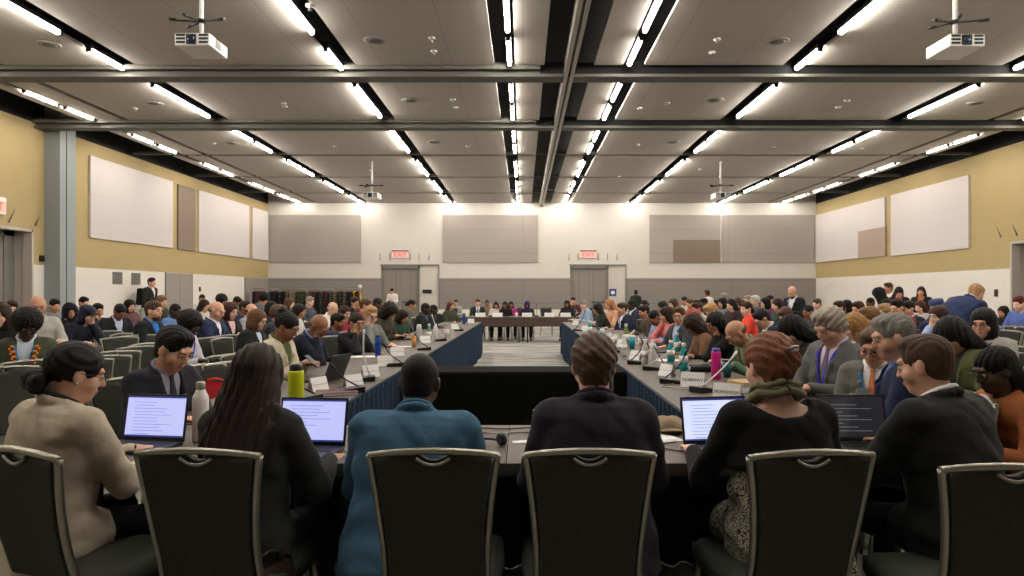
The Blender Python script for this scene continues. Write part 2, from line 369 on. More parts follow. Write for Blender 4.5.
# tube lights
def make_light(L, thin=False):
    t = empty('ceiling_light')
    b = MB(); b.box(-.045, .045, -L / 2 - .05, L / 2 + .05, 0.03, .10); b.box(-.035, .035, -L / 2 - .05, -L / 2, -.028, .04); b.box(-.035, .035, L / 2, L / 2 + .05, -.028, .04)
    b.build('housing', M_blackmetal, t)
    b = MB()
    W_ = .032 if not thin else .016
    pr = [(-W_, .03), (-W_, -.01), (-W_ * .6, -.028), (W_ * .6, -.028), (W_, -.01), (W_, .03)]
    vs = [(x, yy, z) for yy in (-L / 2, L / 2) for x, z in pr]
    b.add(vs, [(k, (k + 1) % 6, (k + 1) % 6 + 6, k + 6) for k in range(6)] + [tuple(range(5, -1, -1)), tuple(range(6, 12))])
    b.build('diffuser', M_tube, t); return t
protos = {}
rows = [(-10.57, 'outermost row along the left wall', 's'), (-7.78, 'second row left of the centre rail', 'o'), (-3.97, 'first row left of the centre rail beyond the centre pair', 'o'),
        (-1.03, 'row just left of the centre rail', 'c'), (1.03, 'row just right of the centre rail', 'c'),
        (3.97, 'first row right of the centre rail beyond the centre pair', 'o'), (7.78, 'second row right of the centre rail', 'o'), (10.57, 'outermost row along the right wall', 's')]
nums = ['nearest', 'second', 'third', 'fourth', 'fifth', 'sixth', 'seventh', 'eighth', 'ninth', 'tenth', 'eleventh', 'twelfth', 'thirteenth', 'fourteenth', 'fifteenth', 'sixteenth', 'seventeenth', 'eighteenth', 'nineteenth', 'twentieth']
shortrow = {-10.57: 'row by the left wall', -7.78: 'second row in from left wall', -3.97: 'third row in from left wall', -1.03: 'row just left of centre rail',
            1.03: 'row just right of centre rail', 3.97: 'third row in from right wall', 7.78: 'second row in from right wall', 10.57: 'row by the right wall'}
def seglist(kind):
    out = []
    for i in range(0, len(ends) - 1):
        b0 = ends[i]
        if b0 < .5: continue
        if ends[i + 1] > 30: segs = [(.45, 1.5), (1.8, 2.88)]
        elif kind == 's': segs = [(1.3, 2.2), (2.5, 3.4)]
        elif kind == 'c': segs = [(.7, 1.85), (2.2, 3.35)]
        elif abs(b0 - 12.1) < .1: segs = [(.8, 3.05)]
        elif abs(b0 - 8.4) < .1: segs = [(.2, 1.86), (2.6, 3.5)]
        else: segs = [(.6, 1.75), (1.95, 3.1)]
        out += [(b0 + a_, b0 + c_) for a_, c_ in segs]
    return out
NL = 0
for rx, rname, kind in rows:
    k = 0
    for y0, y1 in seglist(kind):
        L = round(y1 - y0, 2)
        L2 = (L, kind == 's')
        if L2 not in protos: protos[L2] = t = make_light(L, kind == 's')
        else: t = copy_tree(protos[L2])
        t.location = (CX + rx, (y0 + y1) / 2, 5.40 if kind == 's' else 5.385 if kind == 'c' else 5.36); NL += 1
        if y0 > 8.3:
            tag(t, 'glowing ceiling tube light, %s, %s' % (shortrow[rx], nums[k] + ' from camera'), 'ceiling light', 'ceiling tube lights'); k += 1
        else: tag(t, 'tube light above frame, %.1f metres ahead, %s' % ((y0 + y1) / 2, shortrow[rx]), 'ceiling light', 'ceiling tube lights')

# small ceiling fixtures
def ceiling_speaker():
    t = empty('ceiling_speaker'); b = MB(); b.lathe([(.17, 0), (.17, -.012), (.15, -.016)], 20); b.build('rim', mat('speaker_rim', (150, 145, 136), .6), t)
    b = MB(); b.lathe([(.145, -.012), (.08, -.022), (0, -.024)], 20); b.build('grille', mat('speaker_grille', (108, 103, 96), .8), t); return t
def sprinkler():
    t = empty('ceiling_sprinkler'); b = MB(); b.lathe([(.06, 0), (.055, -.02), (.02, -.03)], 14); b.build('cover', M_wplastic, t)
    b = MB(); b.tube([(0, 0, -.02), (0, 0, -.07)], .008); b.lathe([(.03, -.07), (.03, -.075)], 10); b.build('nozzle', M_rail, t); return t
sp = [(375, 40), (49, 44), (410, 100), (155, 103), (778, 41), (716, 100), (434, 142), (232, 143), (673, 142), (975, 103)]
P0 = None
for i, (px, py) in enumerate(sp):
    P0 = t = ceiling_speaker() if P0 is None else copy_tree(P0); t.location = at(px, py, ZC)
    tag(t, 'round flush grey ceiling speaker, number %d counting from the nearest left one' % (i + 1), 'ceiling speaker', 'round ceiling speakers')
    t['label'] = 'round grey ceiling speaker %s' % ['left of the near centre lights, first bay', 'over the near left corner', 'left of centre in the second bay', 'in second bay near the left projector', 'right of centre in the first bay',
        'right of centre in the second bay', 'left of centre in the third bay', 'far left in the third bay', 'right of centre in the third bay', 'far right in second bay'][i]
spk = [(432, 38), (434, 51), (453, 99), (456, 107), (284, 103), (285, 106), (135, 108), (717, 39), (712, 52), (640, 108), (667, 103), (847, 100), (838, 107), (468, 146), (335, 146), (214, 143), (774, 147), (862, 148), (638, 144), (500 - 130, 170), (700, 169), (620, 176), (310, 5)]
P0 = None
lab_s = []
for i, (px, py) in enumerate(spk):
    P0 = t = sprinkler() if P0 is None else copy_tree(P0); t.location = at(px, py, ZC)
    bay = 'first' if py < 70 else 'second' if py < 122 else 'third' if py < 157 else 'fourth'
    side = 'left' if px < 560 else 'right'
    tag(t, 'tiny white ceiling sprinkler, %s bay, %.1f metres %s of rail, %s' % (bay, abs(t.location.x - CX), side, 'the nearer one' if i % 2 else 'the farther one'), 'sprinkler', 'ceiling sprinklers')

# projectors
def projector(loc, poletop, lab):
    t = empty('projector', loc); tag(t, lab, 'projector', 'ceiling projectors')
    b = MB(); b.box(-.225, .225, -.25, .27, -.085, .075); b.build('body', M_wplastic, t, .018, 3)
    b = MB(); b.box(-.075, .055, -.262, -.245, -.068, .062); b.build('lens_bezel', M_plastic, t, .006)
    b = MB(); b.lathe([(.045, 0), (.048, .014), (.03, .018), (0, .022)], 20); o = b.build('lens', mat('lens_glass', (30, 40, 70), .08, coat=.5), t); o.location = (-.01, -.26, 0); o.rotation_euler = (PI / 2, 0, 0)
    for x0 in (-.205, .085):
        b = MB()
        for k in range(3): b.box(x0, x0 + .115, -.256, -.248, -.055 + k * .045, -.028 + k * .045)
        b.build('grille', M_plastic, t)
    b = MB()
    for k in range(6): b.box(.22, .23, -.1, .06, -.05 + k * .02, -.042 + k * .02)
    b.build('side_grille', M_plastic, t)
    b = MB(); b.box(-.12, .12, -.1, .12, .072, .1); b.lathe([(.06, .1), (.06, .12), (.03, .13)], 14, (0, 0, 0)); b.tube([(0, 0, .12), (0, 0, poletop)], .028, 12); b.build('mount_pole', M_wplastic, t)
    b = MB(); b.lathe([(.05, .29), (.05, .34)], 12)
    for a_ in (200, 340, 250, 150): 
        ca, sa = math.cos(R(a_)), math.sin(R(a_)); L = .33 if a_ in (340, 200) else .26
        b.tube([(0, 0, .315), (ca * L, sa * L, .29 if a_ < 300 else .30)], .012); b.tube([(ca * L * .8, sa * L * .8, .30), (ca * L * 1.15, sa * L * 1.15, .30)], .02)
    b.build('brace_arms', M_blackmetal, t)
projector((-4.19, 8.90, 4.67), .85, 'white projector hanging on a pole, near left')
projector((5.63, 8.90, 4.66), .85, 'white projector hanging on a pole, near right')
projector((-4.53, 20.5, 4.36), 1.1, 'white projector on a long pole far ahead, left side')
projector((5.93, 20.5, 4.36), 1.1, 'white projector on a long pole far ahead, right side')

# ------------------------------------------------------------------ chairs
def hourglass(z):   # half-width of the back frame at height z
    t = (z - .44) / (.93 - .44)
    return .170 + .043 * max(0, t) ** 1.9 + .006 * max(0, (.25 - t)) * 4
def back_y(z): return -.205 - .10 * max(0, (z - .44)) / .49 - .015 * math.sin(PI * min(1, max(0, (z - .44) / .49)))
def make_chair():
    t = empty('banquet_chair')
    b = MB()   # fabric back panel
    zs = [.47 + k * (.905 - .47) / 14 for k in range(15)]
    def P(u, v):
        z = .47 + v * (.910 - .47); w = hourglass(z) - .014; x = (u * 2 - 1) * w
        if v > .9: z -= .024 * max(0, 1 - (x / .052) ** 2)
        return (x, back_y(z) - .024 + .01 * (1 - (x / w) ** 2), z + (.010 * (1 - (x / .22) ** 2) if v > .9 else 0))
    b.sheet(P, 44, 16, 0, True, (0, .035, 0)); b.build('backrest', M_fabric, t)
    b = MB()   # frame: two side rails + top rail
    for sx in (-1, 1):
        pts = [(sx * hourglass(z), back_y(z) - .006, z) for z in [.40 + k * .05 for k in range(11)]] + [(sx * hourglass(.915), back_y(.915) - .006, .918)]
        b.tube(pts, .014, 10, up=(1, 0, 0), flat=.85)
    w = hourglass(.93)
    pts = [(x, back_y(.92) - .006, .915 + .014 * (1 - (x / w) ** 2)) for x in [w * (k / 8 * 2 - 1) * 1.01 for k in range(9)]]
    b.tube(pts, .014, 10, up=(0, 0, 1), flat=.85); b.build('back_frame', M_silver, t)
    b = MB(); pts = [(x, back_y(.9) - .022, .908 - .022 * (1 - (x / .055) ** 2)) for x in [.055 * (k / 8 * 2 - 1) for k in range(9)]]
    b.tube(pts, .0055, 6); b.build('hand_grip', M_silver, t)
    b = MB()   # seat cushion, rounded
    def S(u, v):
        a = u * 2 - 1; c = v * 2 - 1
        x = .225 * a * (1 - .06 * c * c) * (1 - .05 * (c < 0) * abs(c)); y = .225 * c * (1 - .05 * a * a)
        e = max(abs(a), abs(c)); z = .475 + .01 * (1 - a * a) * (1 - c * c) - .022 * max(0, e - .85) / .15
        return (x, y + .01, z)
    b.sheet(S, 14, 14, 0, True, (0, 0, -.055)); b.build('seat', M_fabric, t)
    b = MB()
    for sx in (-1, 1): b.tube([(sx * .19, .2, .405), (sx * .19, -.2, .405)], .012, 8)
    for y in (-.19, .19): b.tube([(-.19, y, .405), (.19, y, .405)], .012, 8)
    b.build('seat_frame', M_silver, t)
    for sx in (-1, 1):
        b = MB(); b.tube([(sx * .19, .19, .41), (sx * .205, .215, .2), (sx * .21, .23, 0)], .012, 8); b.build('leg', M_silver, t)
        b = MB(); b.tube([(sx * hourglass(.42), back_y(.42) - .004, .42), (sx * .195, -.235, .2), (sx * .205, -.275, 0)], .012, 8); b.build('leg', M_silver, t)
    return t
CHAIR = None
def chair(x, y, rz, label, group=None, cat='chair'):
    global CHAIR
    if CHAIR is None: CHAIR = make_chair(); t = CHAIR
    else: t = copy_tree(CHAIR)
    t.location = (x, y, 0); t.rotation_euler = (0, 0, rz)
    tag(t, label, cat, group)
    return t

# ------------------------------------------------------------------ tables
def pleated(b, x0, x1, y, z0, z1, axis='x', amp=.032, lam=.14, sgn=1, mi=0, tuck=.0):
    L = x1 - x0; n = max(8, int(L / lam * 6))
    ph = random.random() * 6
    def P(u, v):
        s_ = x0 + u * L; z = z1 + (z0 - z1) * v
        w = amp * (.55 + .6 * v) * math.sin(2 * PI * s_ / lam + ph + .8 * math.sin(s_ * 5)) + .02 * v * math.sin(s_ * 3.1 + ph)
        return (s_, y + w, z) if axis == 'x' else (y + w, s_, z)
    b.sheet(P, n, 5, mi, True)
def make_table(L, D, skirt_side=None, skirt_mat=None, modesty=False, ends=()):
    """table centred at origin, long axis x, height .75; skirt on side +1/-1 (y)"""
    t = empty('conference_table')
    b = MB(); b.box(-L / 2 + .001, L / 2 - .001, -D / 2, D / 2, .727, .75); b.build('tabletop', M_lam, t, .002)
    b = MB(); b.box(-L / 2 + .001, L / 2 - .001, -D / 2 - .003, -D / 2, .712, .748); b.box(-L / 2 + .001, L / 2 - .001, D / 2, D / 2 + .003, .712, .748); b.box(-L / 2 + .0, L / 2 - .0, -D / 2 + .02, -D / 2 + .035, .69, .727); b.box(-L / 2, L / 2, D / 2 - .035, D / 2 - .02, .69, .727)
    b.build('edge_band', M_lamedge, t)
    for sx in (-1, 1):
        for sy in (-1, 1):
            b = MB(); b.tube([(sx * (L / 2 - .12), sy * (D / 2 - .06), .727), (sx * (L / 2 - .12), sy * (D / 2 - .06), 0)], .016, 8); b.build('leg', M_blackmetal, t)
    if skirt_side:
        b = MB(); yy = skirt_side * (D / 2 + .02)
        b.box(-L / 2, L / 2, min(skirt_side * (D / 2 + .003), yy), max(skirt_side * (D / 2 + .003), yy) + .001, .70, .745) if not modesty else None
        pleated(b, -L / 2 - .005, L / 2 + .005, yy, .002, .742)
        for e in ends: pleated(b, -D / 2, D / 2, e * (L / 2 + .02), .012, .742, axis='y')
        b.build('table_skirt', skirt_mat, t)
    if modesty:
        b = MB(); b.box(-L / 2, L / 2, -D / 2 - .02, -D / 2 - .004, .47, .735); b.build('modesty_panel', M_modesty, t, .003)
    return t
def put(t, x, y, rz, label, cat='table', group='conference tables'):
    t.location = (x, y, 0); t.rotation_euler = (0, 0, rz); return tag(t, label, cat, group)
ND = .81; NY = 2.81 + ND / 2
put(make_table(1.83, ND, 1, M_skirt), -.985, NY, 0, 'grey-topped table nearest camera, left one, holding two lit laptops')
put(make_table(1.83, ND, 1, M_skirt), .845, NY, 0, 'grey-topped table nearest camera, right one, with a bright and a dark laptop')
SD = .92
def lx(y): return -1.15 + (y - 3.65) / 12.85 * .15       # inner edge of the left arm
def rx_(y): return .95
angL = math.atan2(.15, 12.85)
for k in range(7):
    yc = 3.655 + 1.83 * (k + .5)
    e = (1,) if k == 6 else ()
    w = ['nearest', 'second', 'third', 'fourth', 'fifth', 'sixth', 'farthest'][k]
    # left arm: skirt faces +x.  rotate by -90: local +y -> +x
    put(make_table(1.83, SD, 1, M_skirt, ends=((-1,) if k == 6 else ())), lx(yc) - SD / 2, yc, -PI / 2 - angL, 'navy-skirted table in the left arm of the square, %s from camera' % w)
    put(make_table(1.83, SD, 1, M_skirt, ends=((1,) if k == 6 else ())), rx_(yc) + SD / 2, yc, PI / 2, 'navy-skirted table in the right arm of the square, %s from camera' % w)
for k, x in enumerate((-.915, .925)):
    put(make_table(1.83, .76, None, None, True), x, 20.3, 0, 'head table with brown front panel at far end, %s half' % ('left', 'right')[k])
# black cloth covered table in the middle of the square
t = empty('draped_table', (-.06, 6.3, 0)); tag(t, 'low table under a plain black cloth inside the square of tables', 'table')
b = MB(); b.box(-.93, .93, -.23, .23, .72, .742); b.build('tabletop', M_lam, t)
for sx in (-.85, .85):
    for sy in (-.25, .25):
        b = MB(); b.tube([(sx, sy, .72), (sx, sy, 0)], .016, 8); b.build('leg', M_blackmetal, t)
b = MB()
def cl(u, v):
    x = -.97 + 1.94 * u
    q = v * 2.2
    if q < .74: return (x, -.25 - .006 * math.sin(x * 9) * (1 - q / .74), .008 + q)
    if q < 1.46: return (x, -.25 + (q - .74) * .7, .75)
    return (x, .255 + .006 * math.sin(x * 9), .75 - (q - 1.46))
b.sheet(cl, 40, 66, 0, True)
b.build('black_cloth', mat('black_cloth', (14, 14, 12), .95, spec=.1), t)
# ------------------------------------------------------------------ figures: smooth distance fields turned into one continuous surface
def V3(*a): return np.array(a, dtype=np.float64)
def nrm(v): v = np.asarray(v, float); return v / (np.linalg.norm(v) + 1e-12)
class Prim:
    __slots__ = ('lo', 'hi', 'f', 'op', 'k')
    def __init__(s, lo, hi, f, op='u', k=.02): s.lo = np.asarray(lo, float); s.hi = np.asarray(hi, float); s.f = f; s.op = op; s.k = k
def cap(a, b, ra, rb=None, k=.02, op='u'):
    a = np.asarray(a, float); b = np.asarray(b, float); rb = ra if rb is None else rb; d = b - a; L2 = max(float(d @ d), 1e-9); m = max(ra, rb)
    def f(P):
        q = P - a; t = np.clip((q @ d) / L2, 0, 1); return np.sqrt(((q - t[..., None] * d) ** 2).sum(-1)) - (ra + (rb - ra) * t)
    return Prim(np.minimum(a, b) - m, np.maximum(a, b) + m, f, op, k)
def ell(c, r, M=None, k=.02, op='u'):
    c = np.asarray(c, float); r = np.asarray(r, float); M = np.eye(3) if M is None else M; e = np.abs(M) @ r
    def f(P):
        q = (P - c) @ M; k0 = np.sqrt(((q / r) ** 2).sum(-1)); k1 = np.sqrt(((q / r ** 2) ** 2).sum(-1)); return k0 * (k0 - 1) / np.maximum(k1, 1e-6)
    return Prim(c - e, c + e, f, op, k)
ell0 = ell
def loft(o, M, prof, k=.02, op='u', p=2.3, rnd=.03):
    """elliptic tube along local z; prof rows: z, rx, ry, yoff"""
    o = np.asarray(o, float); pr = np.array(prof, float); zs, rx, ry, yo = pr[:, 0], pr[:, 1], pr[:, 2], pr[:, 3]
    cor = np.array([[x, y, z] for z in (zs[0], zs[-1]) for x in (-rx.max(), rx.max()) for y in (yo.min() - ry.max(), yo.max() + ry.max())]) @ M.T + o
    def f(P):
        q = (P - o) @ M; z = q[..., 2]; a = np.interp(z, zs, rx); b_ = np.interp(z, zs, ry); y = q[..., 1] - np.interp(z, zs, yo)
        g = ((np.abs(q[..., 0]) / a) ** p + (np.abs(y) / b_) ** p) ** (1 / p)
        d = (g - 1) * np.minimum(a, b_); e = np.maximum(zs[0] - z, z - zs[-1])
        w = np.maximum(d + rnd, 0); h = np.maximum(e + rnd, 0)
        return np.minimum(np.maximum(d + rnd, e + rnd), 0) + np.sqrt(w * w + h * h) - rnd
    return Prim(cor.min(0), cor.max(0), f, op, k)
def region(lo, hi, f, op='s', k=.004): return Prim(lo, hi, f, op, k)
def smin(a, b, k):
    h = np.maximum(k - np.abs(a - b), 0) / k; return np.minimum(a, b) - h * h * k * .25

def polygonize(prims, h, noise=None, clip=None):
    us = [p for p in prims if p.op == 'u']
    lo = np.min([p.lo for p in us], 0) - 2.5 * h; hi = np.max([p.hi for p in us], 0) + 2.5 * h
    if clip is not None: lo = np.maximum(lo, clip[0]); hi = np.minimum(hi, clip[1])
    n = np.ceil((hi - lo) / h).astype(int) + 1
    ax = [lo[i] + h * np.arange(n[i]) for i in range(3)]
    Fd = np.full(n, .08, np.float32)
    for p in prims:
        m = p.k + 2 * h
        i0 = np.clip(np.floor((p.lo - m - lo) / h).astype(int), 0, n); i1 = np.clip(np.ceil((p.hi + m - lo) / h).astype(int) + 1, 0, n)
        if (i1 <= i0).any(): continue
        sl = tuple(slice(i0[i], i1[i]) for i in range(3))
        G = np.stack(np.meshgrid(ax[0][sl[0]], ax[1][sl[1]], ax[2][sl[2]], indexing='ij'), -1)
        v = p.f(G).astype(np.float32); cur = Fd[sl]
        if p.op == 'u': Fd[sl] = smin(cur, v, p.k)
        elif p.op == 's': Fd[sl] = -smin(-cur, v, p.k)
    if noise is not None:
        X, Y, Z = np.meshgrid(ax[0], ax[1], ax[2], indexing='ij', sparse=True)
        Fd += noise(X, Y, Z).astype(np.float32)
    Fd[0] = Fd[-1] = .05; Fd[:, 0] = Fd[:, -1] = .05; Fd[:, :, 0] = Fd[:, :, -1] = .05
    S = Fd < 0
    cs = np.zeros(n - 1, np.int8)
    for dx in (0, 1):
        for dy in (0, 1):
            for dz in (0, 1): cs += S[dx:n[0] - 1 + dx, dy:n[1] - 1 + dy, dz:n[2] - 1 + dz]
    act = (cs > 0) & (cs < 8); idx = -np.ones(n - 1, np.int64); cells = np.argwhere(act); N = len(cells)
    if N == 0: return None
    idx[act] = np.arange(N); acc = np.zeros((N, 3)); cnt = np.zeros(N)
    offs = [(dx, dy, dz) for dx in (0, 1) for dy in (0, 1) for dz in (0, 1)]
    vals = {o: Fd[cells[:, 0] + o[0], cells[:, 1] + o[1], cells[:, 2] + o[2]] for o in offs}
    for o in offs:
        for a in range(3):
            if o[a] == 0:
                o2 = list(o); o2[a] = 1; o2 = tuple(o2); v0, v1 = vals[o], vals[o2]; cr = (v0 < 0) != (v1 < 0)
                t = np.where(cr, v0 / np.where(cr, v0 - v1, 1), 0); pt = np.array(o, float)[None].repeat(N, 0); pt[:, a] = t
                acc += pt * cr[:, None]; cnt += cr
    verts = lo + h * (cells + acc / cnt[:, None])
    faces = []
    for a in range(3):
        b_, c_ = (a + 1) % 3, (a + 2) % 3
        s0 = [slice(None)] * 3; s1 = [slice(None)] * 3; s0[a] = slice(0, -1); s1[a] = slice(1, None)
        A, B = S[tuple(s0)], S[tuple(s1)]; cr = A != B
        e = np.argwhere(cr); ok = (e[:, b_] > 0) & (e[:, c_] > 0) & (e[:, b_] < n[b_] - 1) & (e[:, c_] < n[c_] - 1); e = e[ok]
        fl = A[tuple(e.T)]
        def I(db, dc):
            q = e.copy(); q[:, b_] -= db; q[:, c_] -= dc; return idx[tuple(q.T)]
        q = np.stack([I(1, 1), I(0, 1), I(0, 0), I(1, 0)], 1)
        q[~fl] = q[~fl][:, ::-1]; faces.append(q)
    faces = np.concatenate(faces); faces = faces[(faces >= 0).all(1)]
    return verts, faces

def to_mesh(name, vf, regions=None):
    v, f = vf
    me = bpy.data.meshes.new(name); me.vertices.add(len(v)); me.vertices.foreach_set('co', v.astype(np.float32).ravel())
    me.loops.add(len(f) * 4); me.loops.foreach_set('vertex_index', f.astype(np.int32).ravel())
    me.polygons.add(len(f)); me.polygons.foreach_set('loop_start', np.arange(0, len(f) * 4, 4, dtype=np.int32))
    me.polygons.foreach_set('use_smooth', np.ones(len(f), bool))
    if regions is not None:
        c = v[f].mean(1); mi = np.zeros(len(f), np.int32)
        for i, fn in enumerate(regions): mi[fn(c)] = i + 1
        me.polygons.foreach_set('material_index', mi)
    me.update(calc_edges=True); me.validate()
    return me

def rotx(a): c, s_ = math.cos(a), math.sin(a); return np.array([[1, 0, 0], [0, c, -s_], [0, s_, c]])
def rotz(a): c, s_ = math.cos(a), math.sin(a); return np.array([[c, -s_, 0], [s_, c, 0], [0, 0, 1]])
def roty(a): c, s_ = math.cos(a), math.sin(a); return np.array([[c, 0, s_], [0, 1, 0], [-s_, 0, c]])
def ik(S_, W, l1, l2, hint):
    S_, W = np.array(S_, float), np.array(W, float); d = W - S_; D = np.linalg.norm(d)
    if D > (l1 + l2) * .985: W = S_ + d / D * (l1 + l2) * .985; d = W - S_; D = np.linalg.norm(d)
    a = (l1 * l1 - l2 * l2 + D * D) / (2 * D); hh = math.sqrt(max(l1 * l1 - a * a, 1e-6)); u = d / D
    hp = np.array(hint, float); hp = nrm(hp - u * (hp @ u)); return S_ + u * a + hp * hh, W

class Fig:
    """posed skeleton.  +y is forward, origin on the floor under the hips"""
    def __init__(s, stand=False, lean=10, side=0, twist=0, hp=10, hy=0, ht=0, R=(.17, .40, .80), L=(-.17, .40, .80), w=1.0, fat=0.0, hands=(None, None), legs='sit', curl=.5, seat=.575, eh=None, hs=1.0):
        s.hs = hs
        s.w, s.fat = w, fat; s.stand = stand; s.curl = curl
        s.P = V3(0, 0, .96 if stand else seat)
        s.T = rotz(R_(twist)) @ rotx(-R_(lean)) @ roty(R_(side))    # torso frame (columns x,y,z)
        T = s.T; s.N = s.P + T @ V3(0, -.005, .50); s.SH = {sx: s.P + T @ V3(sx * .165 * w, -.01, .435) for sx in (-1, 1)}
        s.H_M = rotz(R_(twist * .6 + hy)) @ rotx(-R_(hp)) @ roty(R_(ht))
        nd = nrm(.5 * (T @ V3(0, 0, 1)) + .5 * (s.H_M @ V3(0, .12, 1)))
        s.NB = s.N; s.H = s.N + nd * .135 * (.5 + .5 * hs) + s.H_M @ V3(0, .02, .0)
        s.arm = {}
        for sx, W in ((1, R), (-1, L)):
            W = np.array(W, float)
            hint = (sx * .5, -.35, -1.0) if eh is None else (sx * eh[0], eh[1], eh[2])
            E, W = ik(s.SH[sx], W, .285, .255, hint); s.arm[sx] = (s.SH[sx], E, W)
        s.hand = {}
        for i, sx in enumerate((1, -1)):
            S0, E, W = s.arm[sx]; fd = nrm(W - E)
            hd = hands[i]
            if hd is None: d = nrm(fd * .7 + V3(0, .5, -.05)) if not stand else fd; n = nrm(V3(0, 0, -1) - d * (V3(0, 0, -1) @ d)) if abs(d[2]) < .8 else V3(-sx, 0, 0)
            else: d = nrm(hd[0]); n = nrm(np.array(hd[1], float) - d * (np.array(hd[1], float) @ d))
            s.hand[sx] = (W, d, n)
        s.leg = {}
        for sx in (-1, 1):
            hip = s.P + V3(sx * .09 * w, 0, -.02)
            if stand: kn = hip + V3(sx * .01, .02 + .03 * sx, -.44); an = kn + V3(sx * .01, -.03 - .03 * sx, -.42); toe = V3(an[0] + sx * .03, an[1] + .15, .03)
            elif legs == 'back': kn = hip + V3(sx * .05, .40, -.02); an = V3(kn[0], kn[1] - .22, .10); toe = V3(an[0], an[1] + .14, .035)
            else: kn = hip + V3(sx * .04, .42, -.02); an = V3(kn[0], kn[1] + .02, .10); toe = V3(an[0] + sx * .02, an[1] + .16, .035)
            s.leg[sx] = (hip, kn, an, toe)
    def headprims(s, h):
        M, c, hs = s.H_M, s.H, s.hs; q = lambda *a: c + M @ V3(*a) * hs; P = []
        ell = lambda c_, r_, M_=None, k=.02, op='u': ell0(c_, np.array(r_) * hs, M_, k, op)
        P += [ell(q(0, -.018, .03), (.074, .095, .088), M, .03), ell(q(0, .016, -.035), (.056, .070, .072), M, .03), ell(q(0, .047, -.090), (.024, .030, .022), M, .03)]
        P += [ell(q(.042, .045, -.03), (.026, .03, .03), M, .02), ell(q(-.042, .045, -.03), (.026, .03, .03), M, .02)]
        P += [cap(q(-.035, .077, .028), q(.035, .077, .028), .012, .012, .015)]
        P += [cap(q(0, .086, .014), q(0, .103, -.026), .007, .0105, .012), ell(q(.011, .094, -.029), (.008, .009, .007), M, .006), ell(q(-.011, .094, -.029), (.008, .009, .007), M, .006)]
        if h < .010:
            for sx in (-1, 1): P.append(ell(q(sx * .032, .098, .004), (.016, .014, .010), M, .010, 's')); P.append(ell(q(sx * .032, .0765, .003), (.0145, .0125, .0115), M, .003))
        P += [ell(q(0, .0835, -.057), (.022, .010, .0055), M, .005), ell(q(0, .082, -.067), (.018, .010, .0055), M, .005)]
        for sx in (-1, 1): P.append(ell(q(sx * .078, -.008, -.004), (.009, .020, .032), M @ rotz(sx * .35), .008))
        P.append(cap(s.NB + s.T @ V3(0, 0, -.04), c + M @ V3(0, -.022, -.045), .056 * (1 + s.fat * .6), .052 * (1 + s.fat * .5), .035))
        return P
    def handprims(s, h):
        P = []
        for sx in (1, -1):
            W, d, n = s.hand[sx]; w = np.cross(d, n) * 1.0; th = -1 if (w @ V3(1, 0, 0)) * sx > 0 else 1      # thumb towards the body side
            M = np.stack([w, n, d], 1); fr = max(.0082, .62 * h)
            P.append(ell(W + d * .045, (.040, .016, .052), M, .012)); P.append(cap(W - d * .02, W + d * .02, .026, .028, .02))
            for o, L in ((-.029, .062), (-.0098, .075), (.0098, .070), (.029, .055)):
                o2 = o * (-th) ; a = W + d * .085 + w * o2 * 1.0; cu = s.curl
                d1 = nrm(d + n * cu * .5); d2 = nrm(d + n * cu * 1.5); b_ = a + d1 * L * .55; c_ = b_ + d2 * L * .5
                P.append(cap(a - d * .02, b_, fr, fr * .95, .004)); P.append(cap(b_, c_, fr * .95, fr * .85, .004))
            a = W + d * .02 + w * th * .03; b_ = a + nrm(d * .7 + w * th * .8 + n * .2) * .04; c_ = b_ + nrm(d + w * th * .25 + n * .3) * .03
            P.append(cap(a, b_, fr * 1.25, fr * 1.1, .008)); P.append(cap(b_, c_, fr * 1.1, fr * .95, .005))
        return P
    def tprof(s, g=0.0, bot=-.12, hem=0.0):
        w, f = s.w, s.fat
        rows_ = [(bot, .165 * w + g + f * .06 + hem, .118 + g + f * .08 + hem, -.0), (0, .168 * w + g + f * .06 + hem * .4, .122 + g + f * .09, -.0), (.15, .150 * w + g + f * .07, .112 + g + f * .11, .0), (.30, .168 * w + g + f * .04, .120 + g + f * .06, 0),
                (.38, .175 * w + g, .115 + g, -.005), (.435, .165 * w + g, .098 + g, -.01), (.475, .118 * w + g, .078 + g, -.012), (.505, .064 + g * .6, .060 + g * .6, -.01)]
        return rows_[:1] + [r_ for r_ in rows_[1:] if r_[0] > bot + .01]
    def body(s, h):
        P = [loft(s.P, s.T, s.tprof(-.012), .02)]
        P += s.headprims(h)
        for sx in (-1, 1):
            S0, E, W = s.arm[sx]; P += [cap(S0, E, .048, .038, .03), cap(E, W, .038, .025, .02)]
            hip, kn, an, toe = s.leg[sx]; P += [cap(hip, kn, .075, .052, .03), cap(kn, an, .050, .034, .02), cap(an, toe, .034, .026, .015)]
        P += s.handprims(h)
        M, c = s.H_M, s.H
        def lips(p):
            q = (p - c) @ M / s.hs; return (np.abs(q[:, 0]) < .024) & (q[:, 1] > .082) & (q[:, 2] < -.050) & (q[:, 2] > -.073)
        return P, [lips]
    def top(s, g=.018, vneck=0, sleeve=1.0, hem=0.015, bot=-.13, collar=True, scoop=0.0, loose=0.0):
        T, Pv = s.T, s.P; q = lambda *a: Pv + T @ V3(*a); w = s.w
        P = [loft(Pv, T, s.tprof(g, bot, hem), .02)]
        P.append(cap(s.SH[-1] + T @ V3(.03, 0, .012), s.SH[1] + T @ V3(-.03, 0, .012), .052 + g * .7, None, .04))
        for sx in (-1, 1):
            S0, E, W = s.arm[sx]
            if sleeve >= .99:
                fd = nrm(W - E); P += [cap(S0, E, .054 + g * .6 + loose, .042 + g * .7 + loose, .03), cap(E, W - fd * .012, .042 + g * .7 + loose, .033 + g * .4 + loose, .02)]
            else: P.append(cap(S0, S0 + (E - S0) * sleeve, .054 + g, .05 + g, .035))
